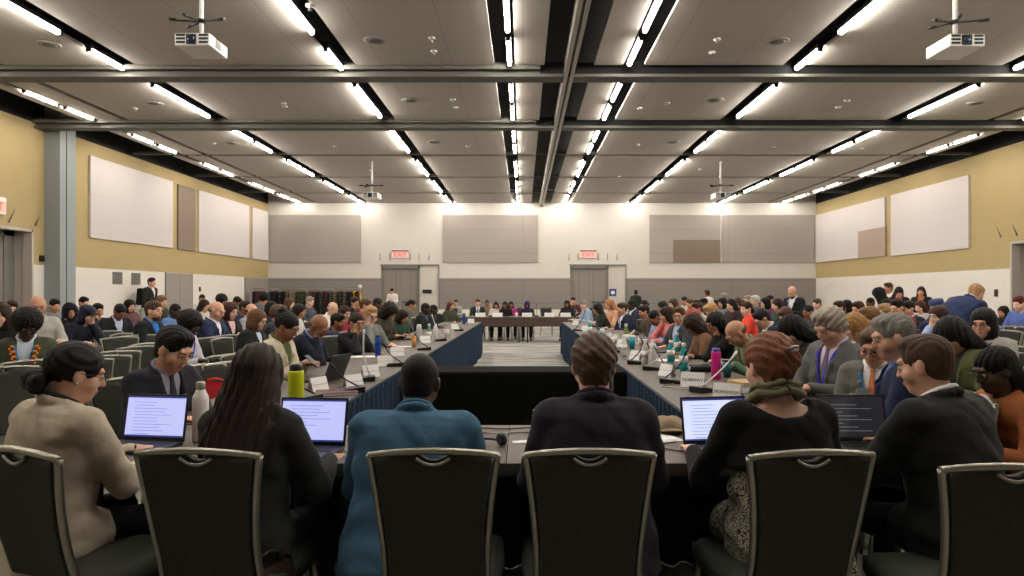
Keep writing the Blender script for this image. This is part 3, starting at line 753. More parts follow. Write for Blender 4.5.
        if not s.stand and bot < -.1:   # skirts of the garment lie over the thighs
            for sx in (-1, 1):
                hip, kn, an, toe = s.leg[sx]; P.append(cap(hip + V3(0, -.02, .0), hip + (kn - hip) * .32, .09 + g, .085 + g * .5, .04))
        if collar:
            ring = []
            for a in range(-150, 151, 25):
                r = R_(a); z = .530 - .030 * (1 - math.cos(R_(180 - abs(a)) )) * .5 if False else .515 + .022 * (-math.cos(r)) * -1 * -1
                ring.append(q(math.sin(r) * (.058 + g * .5 + s.fat * .03), -.012 - math.cos(r) * (.056 + g * .5 + s.fat * .03), .502 + .020 * math.cos(r)))
            for a, b_ in zip(ring, ring[1:]): P.append(cap(a, b_, .0125, None, .016))
        zf = .17 if vneck else .42
        if vneck:
            for sx in (-1, 1):     # lapels
                for z0, z1 in ((.50, .40), (.40, .30), (.30, .18)):
                    pa = s.surf(sx * (.012 + .075 * (z0 - .17) / .33), z0, g); pb = s.surf(sx * (.012 + .075 * (z1 - .17) / .33), z1, g)
                    P.append(cap(pa, pb, .017 if z1 > .25 else .014, .014 if z1 > .25 else .006, .006))
            def fv(p):
                l = (p - Pv) @ T; z = l[..., 2]; wz = np.clip(.070 * (z - .17) / .33, -1, .062)
                return np.maximum(np.maximum(np.abs(l[..., 0]) - wz, -(l[..., 1] - .0)), .165 - z)
            P.append(region(q(-.1, -.02, .15).clip(-9, 9) - .15, q(.1, .2, .6) + .15, fv))
        if scoop:
            def fs(p):
                l = (p - Pv) @ T; return np.sqrt((l[..., 0] / 1.25) ** 2 + ((l[..., 2] - .535) * 1.0) ** 2 + (np.maximum(0, 0) * l[..., 1])) - scoop
            P.append(region(s.N - .3, s.N + .3, fs))
        # opening for the neck
        nk = nrm(s.H - s.N)
        P.append(cap(s.N + nk * .0, s.N + nk * .12, .058 * (1 + s.fat * .5), None, .004, 's'))
        return P
    def surf(s, x, z, g):
        pr = np.array(s.tprof(g)); a = np.interp(z, pr[:, 0], pr[:, 1]); b_ = np.interp(z, pr[:, 0], pr[:, 2]); yo = np.interp(z, pr[:, 0], pr[:, 3])
        y = yo + b_ * max(0.0, 1 - min(1, abs(x) / a) ** 2.3) ** (1 / 2.3); return s.P + s.T @ V3(x, y, z)
    def shirt(s):
        T, Pv = s.T, s.P; q = lambda *a: Pv + T @ V3(*a)
        P = [loft(Pv, T, s.tprof(.003, -.02), .02)]
        ring = [q(math.sin(R_(a)) * .066, -.010 - math.cos(R_(a)) * .062, .522 + .022 * math.cos(R_(a))) for a in range(-165, 166, 15)]
        for a, b_ in zip(ring, ring[1:]): P.append(cap(a, b_, .0095, None, .012))
        nk = nrm(s.H - s.N); P.append(cap(s.N, s.N + nk * .12, .053, None, .003, 's'))
        for sx in (-1, 1):
            S0, E, W = s.arm[sx]; fd = nrm(W - E); P.append(cap(W - fd * .045, W + fd * .006, .030, .031, .005))
        return P
    def trousers(s):
        P = [loft(s.P, s.T if s.stand else rotx(0), [(-.10, .165 * s.w + s.fat * .06, .125, 0), (.0, .170 * s.w + s.fat * .06, .13, 0), (.10, .155 * s.w + s.fat * .06, .118, 0)], .03)]
        for sx in (-1, 1):
            hip, kn, an, toe = s.leg[sx]; P += [cap(hip, kn, .088 + s.fat * .03, .068, .03), cap(kn, an + V3(0, 0, .0), .066, .052, .02)]
        return P
    def shoes(s):
        P = []
        for sx in (-1, 1):
            hip, kn, an, toe = s.leg[sx]; P += [cap(an + V3(0, -.03, -.05), toe, .042, .036, .02), cap(an + V3(0, -.035, -.065), V3(toe[0], toe[1] + .03, .018), .03, .02, .01)]
        def fz(p): return p[..., 2] + 0.0
        P.append(region((-1, -1, -.2), (1, 1.5, .0), fz)); return P
def R_(a): return a * PI / 180
def cloth_noise(amp):
    def f(X, Y, Z):
        return amp * (np.sin(34 * Z + 9 * X + 2.5 * np.sin(11 * Y + 5 * X) + 1.7) * np.sin(17 * X - 12 * Z + 2 * np.sin(9 * Y)) + .5 * np.sin(60 * Z - 24 * Y + 3 * np.sin(14 * X))
            + 1.1 * (.35 - np.abs(np.sin(26 * Z + 15 * X * np.sin(3 * X + 1) + 9 * Y + 2 * np.sin(12 * X)))) * (.5 + .5 * np.sin(13 * X + 7 * Z)))
    return f

# ------------------------------------------------------------------ hair, in head space
def hair_noise(amp, fx, kind):
    def f(X, Y, Z):
        if kind == 'curl': return amp * (np.sin(fx * X + 2 * np.sin(fx * .7 * Z)) * np.sin(fx * Y + 1.5 * np.sin(fx * .6 * X)) * np.sin(fx * Z))
        if kind == 'comb': return amp * np.sin(fx * (X + .10 * np.sin(9 * Z)) + 2.0 * np.sin(14 * Y) + 5 * Z * 8) * .7 + amp * .4 * np.sin(fx * 1.7 * X + 21 * Z)
        return amp * np.sin(fx * X + 6 * np.sin(5 * Z + 20 * Y) + 1.3) + amp * .5 * np.sin(fx * 2.1 * X + 12 * Y)
    return f
def hair_mesh(style, h):
    cut_face = lambda top=.062, y=.0, rx=.082, k=.02: ell((0, .125 + y, top - .115), (rx, .095, .115), None, k, 's')
    def half(z0, yy=9): return region((-.3, -.3, -.6), (.3, .3, z0 + .02), lambda p: np.maximum(p[..., 2] - z0, -9), 's', .012)
    def ears(): return [ell((sx * .095, .012, -.012), (.035, .032, .038), None, .008, 's') for sx in (-1, 1)]
    base = [ell((0, -.020, .036), (.084, .105, .094), None, .02)]
    nz = hair_noise(.0018, 260, 's')
    if style == 'short': P = [ell((0, -.021, .041), (.0815, .103, .093), None, .02), ell((0, .035, .098), (.058, .045, .026), None, .03), ell((0, -.048, -.035), (.062, .050, .055), None, .03), cut_face(.070), region((-.2, -.2, -.2), (.2, .2, -.02), lambda p: p[..., 2] + .078 - .9 * np.maximum(0, p[..., 1] + .05), 's', .01)] + ears()
    elif style == 'fade': P = [ell((0, -.020, .040), (.0795, .100, .090), None, .02), ell((0, .035, .1), (.052, .044, .024), None, .03), ell((0, -.046, -.022), (.067, .058, .056), None, .03), cut_face(.070), region((-.2, -.2, -.2), (.2, .2, -.02), lambda p: p[..., 2] + .075 - .9 * np.maximum(0, p[..., 1] + .05), 's', .01)] + ears(); nz = hair_noise(.0012, 300, 's')
    elif style == 'crop': P = [ell((0, -.020, .033), (.0785, .1, .0905), None, .02), ell((0, -.048, -.035), (.062, .050, .055), None, .03), cut_face(.058), region((-.2, -.2, -.2), (.2, .2, -.02), lambda p: p[..., 2] + .075 - .9 * np.maximum(0, p[..., 1] + .05), 's', .01)] + ears(); nz = hair_noise(.0010, 420, 'curl')
    elif style == 'bald': P = [ell((0, -.025, .005), (.0795, .098, .06), None, .02), region((-.2, -.2, .0), (.2, .2, .3), lambda p: .012 - p[..., 2], 's', .02), cut_face(.05, -.04), region((-.2, -.2, -.2), (.2, .2, -.02), lambda p: p[..., 2] + .07 - .9 * np.maximum(0, p[..., 1] + .05), 's', .01)] + ears()
    elif style == 'wavy': P = [ell((0, -.025, .038), (.094, .115, .10), None, .02), ell((0, -.06, -.02), (.082, .07, .065), None, .03), ell((0, .04, .105), (.07, .05, .035), None, .03), cut_face(.06, -.005, .08), half(-.07)] + ears()[:0]; nz = hair_noise(.004, 120, 'comb')
    elif style == 'bob': P = base + [loft((0, -.02, 0), np.eye(3), [(-.15, .088, .075, -.01), (-.06, .104, .092, -.01), (.03, .09, .1, 0), (.1, .07, .08, 0)], .03), cut_face(.055, .0, .074)]
    elif style == 'long': P = base + [loft((0, -.03, 0), np.eye(3), [(-.46, .05, .02, -.15), (-.38, .105, .034, -.14), (-.22, .128, .05, -.085), (-.08, .112, .08, -.03), (.03, .088, .1, 0), (.09, .06, .07, 0)], .03), cut_face(.055, .0, .074)]; nz = hair_noise(.0028, 170, 's')
    elif style == 'curly': P = [ell((0, -.02, .03), (.115, .125, .115), None, .03), loft((0, -.03, 0), np.eye(3), [(-.24, .12, .06, -.03), (-.1, .135, .1, -.02), (.04, .1, .1, 0)], .03), cut_face(.05, .0, .07)]; nz = hair_noise(.010, 95, 'curl')
    elif style == 'afro': P = [ell((0, -.022, .048), (.122, .13, .118), None, .03), cut_face(.05, .01, .078), half(-.055)]; nz = hair_noise(.007, 130, 'curl')
    elif style == 'bun': P = base + [ell((0, -.125, -.01), (.05, .042, .045), None, .014), ell((.012, -.145, -.02), (.028, .026, .034), None, .01), cut_face(.06), region((-.2, -.2, -.2), (.2, .2, -.02), lambda p: p[..., 2] + .075 - .9 * np.maximum(0, p[..., 1] + .05), 's', .01)] + ears()
    elif style == 'topbun': P = base + [ell((0, -.09, .105), (.045, .042, .036), None, .012), cut_face(.06), region((-.2, -.2, -.2), (.2, .2, -.02), lambda p: p[..., 2] + .075 - .9 * np.maximum(0, p[..., 1] + .05), 's', .01)] + ears()
    elif style == 'updo': P = [ell((0, -.025, .04), (.092, .112, .1), None, .02), ell((-.012, -.112, .045), (.046, .034, .030), rotz(.5), .010), ell((.03, -.112, .02), (.035, .032, .038), None, .010), ell((0, -.105, -.008), (.05, .03, .03), None, .012), cap((-.05, -.08, .07), (.05, -.115, .035), .016, .010, .008), ell((0, -.048, -.035), (.062, .050, .055), None, .03), cut_face(.06), region((-.2, -.2, -.2), (.2, .2, -.02), lambda p: p[..., 2] + .078 - .9 * np.maximum(0, p[..., 1] + .05), 's', .01)] + ears(); nz = hair_noise(.0032, 150, 'comb')
    elif style == 'pony': P = base + [cap((0, -.11, .02), (0, -.15, -.06), .028, .034, .02), cap((0, -.15, -.06), (.01, -.13, -.22), .034, .016, .02), cut_face(.06), region((-.2, -.1, -.2), (.2, .2, -.02), lambda p: np.maximum(p[..., 2] + .055, -.09 - p[..., 1]), 's', .01)] + ears()
    elif style == 'lowbun': P = [ell((0, -.025, .036), (.09, .110, .098), None, .02), ell((-.03, -.135, -.055), (.046, .05, .048), None, .014), ell((.02, -.13, -.065), (.036, .036, .042), None, .012), ell((-.065, -.12, -.035), (.026, .03, .032), None, .01), cut_face(.06, .0), region((-.2, -.09, -.2), (.2, .2, -.02), lambda p: np.maximum(p[..., 2] + .05, -.08 - p[..., 1]), 's', .01)] + ears(); nz = hair_noise(.003, 150, 'comb')
    elif style == 'braids': P = [ell((0, -.025, .036), (.086, .107, .096), None, .02), loft((0, -.06, -.0), np.eye(3), [(-.30, .06, .03, -.04), (-.2, .085, .045, -.05), (-.06, .085, .06, -.02), (.02, .07, .06, 0)], .03), cut_face(.066, .01, .08)] + ears(); nz = hair_noise(.0045, 230, 's')
    elif style == 'hijab': P = [ell((0, -.012, .03), (.098, .12, .112), None, .03), loft((0, -.0, 0), np.eye(3), [(-.24, .17, .13, -.01), (-.17, .15, .12, 0), (-.11, .095, .10, 0), (0, .095, .11, 0)], .04), ell((0, .13, -.012), (.058, .075, .078), None, .01, 's')]; nz = cloth_noise(.003)
    elif style == 'cap': P = [ell((0, -.02, .055), (.09, .11, .08), None, .01), loft((0, -.03, 0), np.eye(3), [(-.2, .1, .05, -.03), (-.08, .1, .08, -.01), (.03, .088, .1, 0)], .03), ell((0, .09, .055), (.065, .07, .010), rotx(.15), .008), ell((0, .125, -.055), (.074, .09, .10), None, .01, 's')]
    elif style == 'hat': P = [loft((0, -.02, .06), np.eye(3), [(-.04, .096, .112, 0), (.02, .1, .115, 0), (.07, .092, .105, 0)], .02), ell((0, .0, .1), (.05, .05, .03), None, .02)]; nz = hair_noise(.001, 60, 's')
    else: raise ValueError(style)
    return to_mesh('hair', polygonize(P, h, nz))
HAIRC = {}
def get_hair(style, h):
    k = (style, h)
    if k not in HAIRC: HAIRC[k] = hair_mesh(style, h)
    return HAIRC[k]
HM = {}
def hair_mat(rgb):
    if rgb not in HM:
        m = mat('hair_%02x%02x%02x' % rgb, rgb, .5, noise=.35, nscale=26, stretch=(7, 7, 1), bump=.5, bscale=70, spec=.18, detail=6); HM[rgb] = m
    return HM[rgb]
def skin_mat(rgb): return mat('skin_%02x%02x%02x' % rgb, rgb, .5, noise=.06, nscale=30, bump=.06, bscale=260, spec=.4)
def lip_mat(rgb): c = (int(rgb[0] * .84), int(rgb[1] * .74), int(rgb[2] * .74)); return mat('lips_%02x%02x%02x' % c, c, .4)
def cloth_mat(rgb, kind='w'):
    if kind == 'w': return mat('cloth_%02x%02x%02x' % rgb, rgb, .88, noise=.10, nscale=14, bump=.30, bscale=22, spec=.2, sheen=.04)
M_iris = mat('eye_dark', (30, 20, 15), .15); M_sclera = mat('eye_white', (165, 155, 145), .4)
def eye_mesh(sx):
    b = MB()
    if sx:
        prof = [(.0124 * math.sin(a), -.0124 * math.cos(a)) for a in [PI * k / 10 for k in range(11)]]
        o = len(b.v); b.lathe([(max(r, 1e-5), z) for r, z in prof], 14, (0, 0, 0), 0)
        for i in range(o, len(b.v)):
            x, y, z = b.v[i]; b.v[i] = (sx * .032 + x, .0785 + z, .003 + y)
    me = b.mesh('eye'); me.materials.append(M_sclera); me.materials.append(M_iris)
    for p in me.polygons:
        c = p.center; dx = abs(abs(c.x) - .032)
        if c.y > .088 and math.hypot(dx, c.z - .003) < .0072: p.material_index = 1
    return me
ME_EYES = {s_: eye_mesh(s_) for s_ in (-1, 1)}
def brow_mesh(sx):
    b = MB()
    if sx: b.tube([(sx * .016, .0935, .020), (sx * .032, .0925, .0255), (sx * .050, .080, .021)], [.0032, .0038, .0015], 6)
    return b.mesh('eyebrow')
ME_BROW = {s_: brow_mesh(s_) for s_ in (-1, 1)}
def glasses_mesh():
    b = MB()
    for sx in (-1, 1):
        pts = [(sx * .033 + .024 * math.cos(a), .106, .0 + .018 * math.sin(a)) for a in [2 * PI * k / 16 for k in range(17)]]
        b.tube(pts, .0018, 5, caps=False); b.tube([(sx * .057, .105, .004), (sx * .076, .09, .006), (sx * .083, .0, .008), (sx * .082, -.02, -.006)], .0018, 5)
    b.tube([(-.01, .108, .003), (.01, .108, .003)], .0016, 5); return b.mesh('glasses')
ME_GLASS = glasses_mesh(); M_glassf = mat('glasses_frame', (24, 20, 18), .3)
ME_BEARD = {}
def beard_mesh(h):
    if h not in ME_BEARD:
        P = [ell((0, .022, -.052), (.066, .076, .066), None, .02), ell((0, .05, -.095), (.034, .036, .028), None, .02),
             region((-.2, -.2, -.06), (.2, .2, .2), lambda p: -.046 - p[..., 2] + .55 * np.maximum(0, np.abs(p[..., 0]) - .0) * -1.0, 's', .01), ell((0, .10, -.062), (.026, .03, .012), None, .006, 's'), region((-.2, -.2, -.2), (.2, .0, .2), lambda p: p[..., 1] + .0, 's', .01)]
        ME_BEARD[h] = to_mesh('beard', polygonize(P, h, hair_noise(.0012, 420, 'curl')))
    return ME_BEARD[h]

# ------------------------------------------------------------------ poses
DESK = dict(lean=14, hp=12)
POSES = {
    'desk': dict(lean=12, hp=14), 'down': dict(lean=20, hp=38, R=(.12, .42, .80), L=(-.12, .42, .80)),
    'up': dict(lean=4, hp=4, R=(.16, .36, .78), L=(-.14, .36, .78)),
    'lookr': dict(lean=8, hp=6, hy=-38, R=(.16, .38, .79)), 'lookl': dict(lean=8, hp=6, hy=38),
    'chin': dict(lean=18, hp=10, hy=-12, R=(.07, .235, 1.045), L=(-.15, .42, .80), hands=(((-.25, .1, 1), (0, -1, 0)), None), eh=(.35, .5, -1), curl=1.2),
    'chinl': dict(lean=20, hp=20, hy=14, L=(-.07, .24, 1.03), R=(.15, .42, .80), hands=(None, ((.25, .1, 1), (0, -1, 0))), eh=(.35, .5, -1), curl=1.2),
    'phone': dict(lean=10, hp=34, R=(.07, .33, .86), L=(-.07, .33, .86), curl=1.0), 'back': dict(lean=-6, hp=6, R=(.12, .27, .70), L=(-.12, .27, .70)),
    'fold': dict(lean=10, hp=26, R=(-.07, .30, .80), L=(.07, .28, .79), hands=(((-1, .2, 0), (0, 0, -1)), ((1, .2, 0), (0, 0, -1)))),
    'stand': dict(stand=True, lean=2, hp=6, R=(.26, .06, .78), L=(-.26, .06, .78), curl=.7),
    'standphone': dict(stand=True, lean=6, hp=34, R=(.07, .30, 1.20), L=(-.07, .30, 1.18), curl=1.0),
    'bend': dict(stand=True, lean=50, hp=48, R=(.2, .62, .80), L=(-.2, .62, .80)), 'walk': dict(stand=True, lean=6, hp=10, R=(.26, .16, .80), L=(-.26, -.06, .80)),
}
FIGC = {}
def fig_set(key, pose, h, kinds):
    """kinds: dict part-> kwargs; returns cached meshes"""
    if key not in FIGC: FIGC[key] = {'fig': Fig(**pose)}
    c = FIGC[key]; f = c['fig']
    for k, kw in kinds.items():
        kk = (k, tuple(sorted(kw.items())))
        if kk in c: continue
        if k == 'body': P, rg = f.body(h); c[kk] = to_mesh('body', polygonize(P, h), rg)
        elif k == 'top':
            kw2 = dict(kw); nz = kw2.pop('nz', .0035); c[kk] = to_mesh('top', polygonize(f.top(**kw2), h, cloth_noise(nz)))
        elif k == 'shirt': c[kk] = to_mesh('shirt', polygonize(f.shirt(), h))
        elif k == 'trousers': c[kk] = to_mesh('trousers', polygonize(f.trousers(), h * 1.2, cloth_noise(.003)))
        elif k == 'shoes': c[kk] = to_mesh('shoes', polygonize(f.shoes(), h))
    return c
def objm(name, me, mats, parent, M=None):
    """object sharing mesh data, with its own materials"""
    if len(me.materials) < len(mats):
        while len(me.materials) < len(mats): me.materials.append(None)
    o = link(name, me, parent)
    for i, m in enumerate(mats): o.material_slots[i].link = 'OBJECT'; o.material_slots[i].material = m
    if M is not None: o.matrix_local = M
    return o
NPEOPLE = 0
def ribbon(f, g, wdt, xs_top, z_bot, col, parent, name='lanyard', badge=False, zt=.51):
    b = MB()
    for sx in (-1, 1):
        pts = []
        for k in range(7):
            t = k / 6; z = zt + (z_bot - zt) * t; x = sx * (xs_top * (1 - t) ** 1.1 + .003)
            p = f.surf(x, min(z, .49), g); p = p + f.T @ V3(0, .006, 0)
            if k == 0: p = f.P + f.T @ V3(sx * .07, .01, .515)
            pts.append(p)
        vs = []; w3 = f.T @ V3(1, 0, 0) * wdt / 2; dn = f.T @ V3(0, .003, 0)
        for p in pts: vs += [p - w3, p + w3, p + w3 - dn * 1.0, p - w3 - dn]
        fs = []
        for k in range(6):
            for e in range(4): fs.append((k * 4 + e, k * 4 + (e + 1) % 4, k * 4 + 4 + (e + 1) % 4, k * 4 + 4 + e))
        b.add([tuple(v) for v in vs], fs, 0, False)
    o = b.build(name, cloth_mat(col), parent)
    if badge:
        p = f.surf(0, z_bot, g) + f.T @ V3(0, .012, -.05); b = MB(); M = Matrix(f.T.tolist()).to_4x4(); M.translation = Vector(p)
        b.box(-.045, .045, -.003, .003, -.065, .055, 0, M); b.build('badge', M_paper, o)
    return o

def person(px, py, d, face, pose, hair, hcol, skin, topc, label, shirt=None, kind='pull', near=False, tie=None, lan=None, badge=False, glasses=False,
           beard=None, trousers=(28, 28, 32), custom=None, h=None, scale=None, w=1.0, fat=0.0, group=None, sit=True, legs=True, hem=None, extra=None, bag=None, topname=None, scoop=0, nz=None, z=None, key=None, bot=None):
    """px,py = pixel of the head centre, d = distance; face = heading in degrees, 0 = away from camera, 90 = towards picture left"""
    global NPEOPLE
    NPEOPLE += 1
    p = dict(POSES[pose]) if pose else {}
    if custom: p.update(custom)
    p['w'] = w; p['fat'] = fat
    h = h or (.0085 if near else .013)
    key = key or (pose, str(custom), w, fat, h)
    vneck = 1 if kind == 'jacket' else 0
    tk = dict(g=.02 if kind == 'jacket' else .012, vneck=vneck, bot=-.16 if kind == 'jacket' else -.10)
    if kind == 'short': tk['sleeve'] = .55
    if hem is not None: tk['hem'] = hem
    if scoop: tk['scoop'] = scoop; tk['collar'] = False
    if kind == 'pull' and not scoop: tk['collar'] = True
    if nz is not None: tk['nz'] = nz
    if bot is not None: tk['bot'] = bot
    kinds = {'body': {}, 'top': tk}
    if shirt is not None: kinds['shirt'] = {}
    if legs: kinds['trousers'] = {}; kinds['shoes'] = {}
    c = fig_set(key, p, h, kinds); f = c['fig']
    wx = (px - VX) * d / F; wz = CAMZ - (py - VY) * d / F
    sc = scale or min(1.10, max(.90, wz / f.H[2]))
    a = R_(face); hx, hy = f.H[0] * sc, f.H[1] * sc
    root = empty('person', (wx - (hx * math.cos(a) - hy * math.sin(a)), d - (hx * math.sin(a) + hy * math.cos(a)), z or 0), a); root.scale = (sc, sc, sc)
    tag(root, label, 'person', group)
    g = lambda k: c[(k, tuple(sorted(kinds[k].items())))]
    objm('body', g('body'), [skin_mat(skin), lip_mat(skin)], root)
    tn = topname or {'jacket': 'jacket', 'pull': 'sweater', 'short': 'tshirt'}[kind]
    topo = objm(tn, g('top'), [cloth_mat(topc) if isinstance(topc, tuple) else topc], root)
    if shirt is not None:
        so = objm('shirt', g('shirt'), [cloth_mat(shirt)], root)
    if legs: objm('trousers', g('trousers'), [cloth_mat(trousers)], root); objm('shoes', g('shoes'), [M_plastic], root)
    HMt = Matrix((f.H_M * f.hs).tolist()).to_4x4(); HMt.translation = Vector(f.H)
    if hair:
        nm = {'hijab': 'headscarf', 'hat': 'hat'}.get(hair, 'hair')
        hm = cloth_mat(hcol) if hair in ('hijab', 'hat') else hair_mat(hcol)
        ho = objm(nm, get_hair(hair, .0045 if near else .009), [hm], root, HMt)
        if hair == 'hat': objm('hair', get_hair('bob', .009), [hair_mat((40, 30, 25))], root, HMt)
    if near or d < 11:
        for s_ in (-1, 1): o = link('eye', ME_EYES[s_], root); o.matrix_local = HMt
        for s_ in (-1, 1): objm('eyebrow', ME_BROW[s_], [hair_mat(hcol if hair not in ('hijab', 'hat') else (25, 20, 18))], root, HMt)
    if glasses: objm('glasses', ME_GLASS, [M_glassf], root, HMt)
    if beard: objm('beard', beard_mesh(.0045 if near else .008), [hair_mat(beard)], root, HMt)
    gg = .022 if kind != 'jacket' else .012
    if lan: ribbon(f, .024 if kind != 'jacket' else .024, .018, .085, .16 if badge else .2, lan, root, badge=badge)
    if tie:
        b = MB(); pts = [f.surf(0, zz, .006) + f.T @ V3(0, .003, 0) for zz in (.485, .46, .38, .3, .2)]; ws = [.016, .012, .022, .028, .033]; vs = []; 
        for q_, w_ in zip(pts, ws): w3 = f.T @ V3(w_, 0, 0); dn = f.T @ V3(0, .008, 0); vs += [q_ - w3 - dn * .3, q_ + w3 - dn * .3, q_ + w3 * .8 + dn * .8, q_ - w3 * .8 + dn * .8]
        fs = [(k * 4 + e, k * 4 + (e + 1) % 4, k * 4 + 4 + (e + 1) % 4, k * 4 + 4 + e) for k in range(4) for e in range(4)] + [(3, 2, 1, 0), (16, 17, 18, 19)]
        b.add([tuple(v) for v in vs], fs); b.build('necktie', cloth_mat(tie), root)
    if bag:
        b = MB(); M = Matrix(f.T.tolist()).to_4x4(); M.translation = Vector(f.P)
        b.box(-.15, .15, -.30, -.13, .02, .46, 0, M); b.build('backpack', cloth_mat(bag), root, .04, 3)
    if extra: extra(root, f, HMt)
    return root, f, sc
# ------------------------------------------------------------------ people
PALE = (222, 178, 154); FAIR = (208, 160, 134); TAN = (182, 134, 104); BRN = (142, 96, 70); DKB = (98, 66, 50); DRK = (70, 48, 38)
BLK = (22, 18, 17); DBR = (48, 34, 27); MBR = (84, 60, 44); LBR = (128, 94, 66); BLD = (176, 140, 98); GRY = (140, 134, 126); RED = (112, 66, 44); SALT = (104, 98, 92)
rear = lambda x, y, rz: (x, y, rz)
# --- front row seen from behind -------------------------------------------------
def scarf(root, f, HMt):
    b = MB(); q = lambda x, y, z: tuple(f.P + f.T @ V3(x, y, z))
    for k, (r0, z0, t) in enumerate(((.078, .535, .024), (.088, .517, .026), (.084, .552, .018))):
        pts = [q(math.sin(a) * r0 * 1.1, -.012 - math.cos(a) * r0, z0 + .016 * math.cos(a) + .006 * math.sin(5 * a + k)) for a in [2 * PI * j / 28 for j in range(29)]]
        b.tube(pts, [t * (.85 + .15 * math.sin(3 * j + k)) for j in range(29)], 8, caps=False, flat=.8)
    b.build('scarf', mat('scarf_olive', (108, 104, 76), .9, bump=.4, bscale=60, noise=.2, nscale=60), root)
def pattern_mat():
    m = bpy.data.materials.new('blouse_pattern'); m.use_nodes = True; nt = m.node_tree; b = nt.nodes['Principled BSDF']; b.inputs['Roughness'].default_value = .8
    tc = nt.nodes.new('ShaderNodeTexCoord'); w1 = nt.nodes.new('ShaderNodeTexWave'); w1.inputs['Scale'].default_value = 16; w1.inputs['Distortion'].default_value = 16; w1.inputs['Detail'].default_value = 2; w1.inputs['Detail Scale'].default_value = 3; w1.wave_type = 'BANDS'; w1.bands_direction = 'DIAGONAL'
    v = nt.nodes.new('ShaderNodeTexVoronoi'); v.inputs['Scale'].default_value = 13
    w2 = nt.nodes.new('ShaderNodeTexWave'); w2.inputs['Scale'].default_value = 30; w2.inputs['Distortion'].default_value = 14; w2.inputs['Detail Scale'].default_value = 2.5; w2.bands_direction = 'Z'
    nt.links.new(tc.outputs['Object'], w1.inputs[0]); nt.links.new(tc.outputs['Object'], v.inputs['Vector']); nt.links.new(tc.outputs['Object'], w2.inputs[0])
    mx = nt.nodes.new('ShaderNodeMix'); mx.data_type = 'FLOAT'; gt = nt.nodes.new('ShaderNodeMath'); gt.operation = 'GREATER_THAN'; gt.inputs[1].default_value = .5
    nt.links.new(v.outputs['Color'], gt.inputs[0]); nt.links.new(gt.outputs[0], mx.inputs[0]); nt.links.new(w1.outputs['Fac'], mx.inputs[2]); nt.links.new(w2.outputs['Fac'], mx.inputs[3])
    r = nt.nodes.new('ShaderNodeValToRGB'); r.color_ramp.elements[0].position = .48; r.color_ramp.elements[1].position = .58
    r.color_ramp.elements[0].color = (*lin((30, 30, 28)), 1); r.color_ramp.elements[1].color = (*lin((176, 170, 152)), 1)
    nt.links.new(mx.outputs[0], r.inputs[0]); nt.links.new(r.outputs[0], b.inputs['Base Color']); return m
def blouse(root, f, HMt):
    """long patterned blouse hanging out below the black top and over the hips"""
    P = [loft(f.P, f.T, [(-.2, .24, .19, -.03), (-.1, .235, .18, -.02), (.02, .222, .165, -.01), (.14, .205, .155, 0), (.24, .198, .150, 0), (.32, .19, .135, 0), (.38, .17, .11, 0)], .02)]
    for sx in (-1, 1):
        hip, kn, an, toe = f.leg[sx]; P.append(cap(hip + V3(0, -.03, 0), hip + (kn - hip) * .45, .115, .10, .05))
    me = to_mesh('blouse', polygonize(P, .009, cloth_noise(.007))); me.materials.append(pattern_mat()); link('blouse', me, root)
def earring(root, f, HMt):
    b = MB()
    for sx in (-1, 1): b.lathe([(.0, -.036), (.007, -.03), (.008, -.024), (.0, -.018)], 8, (0, 0, 0)); 
    o = b.v; n = len(o) // 2
    b.v = [(x + (.081 if i >= n else -.081), y - .006, z - .008) for i, (x, y, z) in enumerate(o)]
    o = b.build('earrings', M_rail, root); o.matrix_local = HMt
def hairclip(root, f, HMt):
    b = MB(); b.tube([(-.012, -.148, .056), (.01, -.152, .066), (.034, -.146, .066)], .006, 6); b.tube([(-.006, -.150, .046), (.03, -.150, .054)], .005, 6)
    o = b.build('hair_clip', M_rail, root); o.matrix_local = HMt
def beads(root, f, HMt):
    b1, b2 = MB(), MB()
    for row, (xo, zo) in enumerate(((.0, 0), (.016, 0), (-.012, .0))):
        for sx in (-1, 1):
            for k in range(16):
                t = k / 15; z = .50 - .30 * t; x = sx * (.02 + xo + .075 * (1 - t) + .01)
                p = f.surf(x, min(z, .47), .03) if z < .47 else f.P + f.T @ V3(sx * .088, .0, .52)
                (b1 if (k + row) % 2 else b2).lathe([(.001, -.010), (.009, -.005), (.009, .005), (.001, .010)], 6, tuple(p))
    o = b1.build('bead_necklace', cloth_mat((170, 40, 30)), root); b2.build('yellow_beads', cloth_mat((225, 180, 60)), o)
def phone(root, f, HMt):
    p = (f.hand[1][0] + f.hand[-1][0]) / 2 + V3(0, .09, .03); b = MB(); M = (Matrix.Translation(Vector(p)) @ Matrix.Rotation(R(50), 4, 'X'))
    b.box(-.037, .037, -.004, .004, -.075, .075, 0, M); b.build('phone', M_plastic, root, .002)

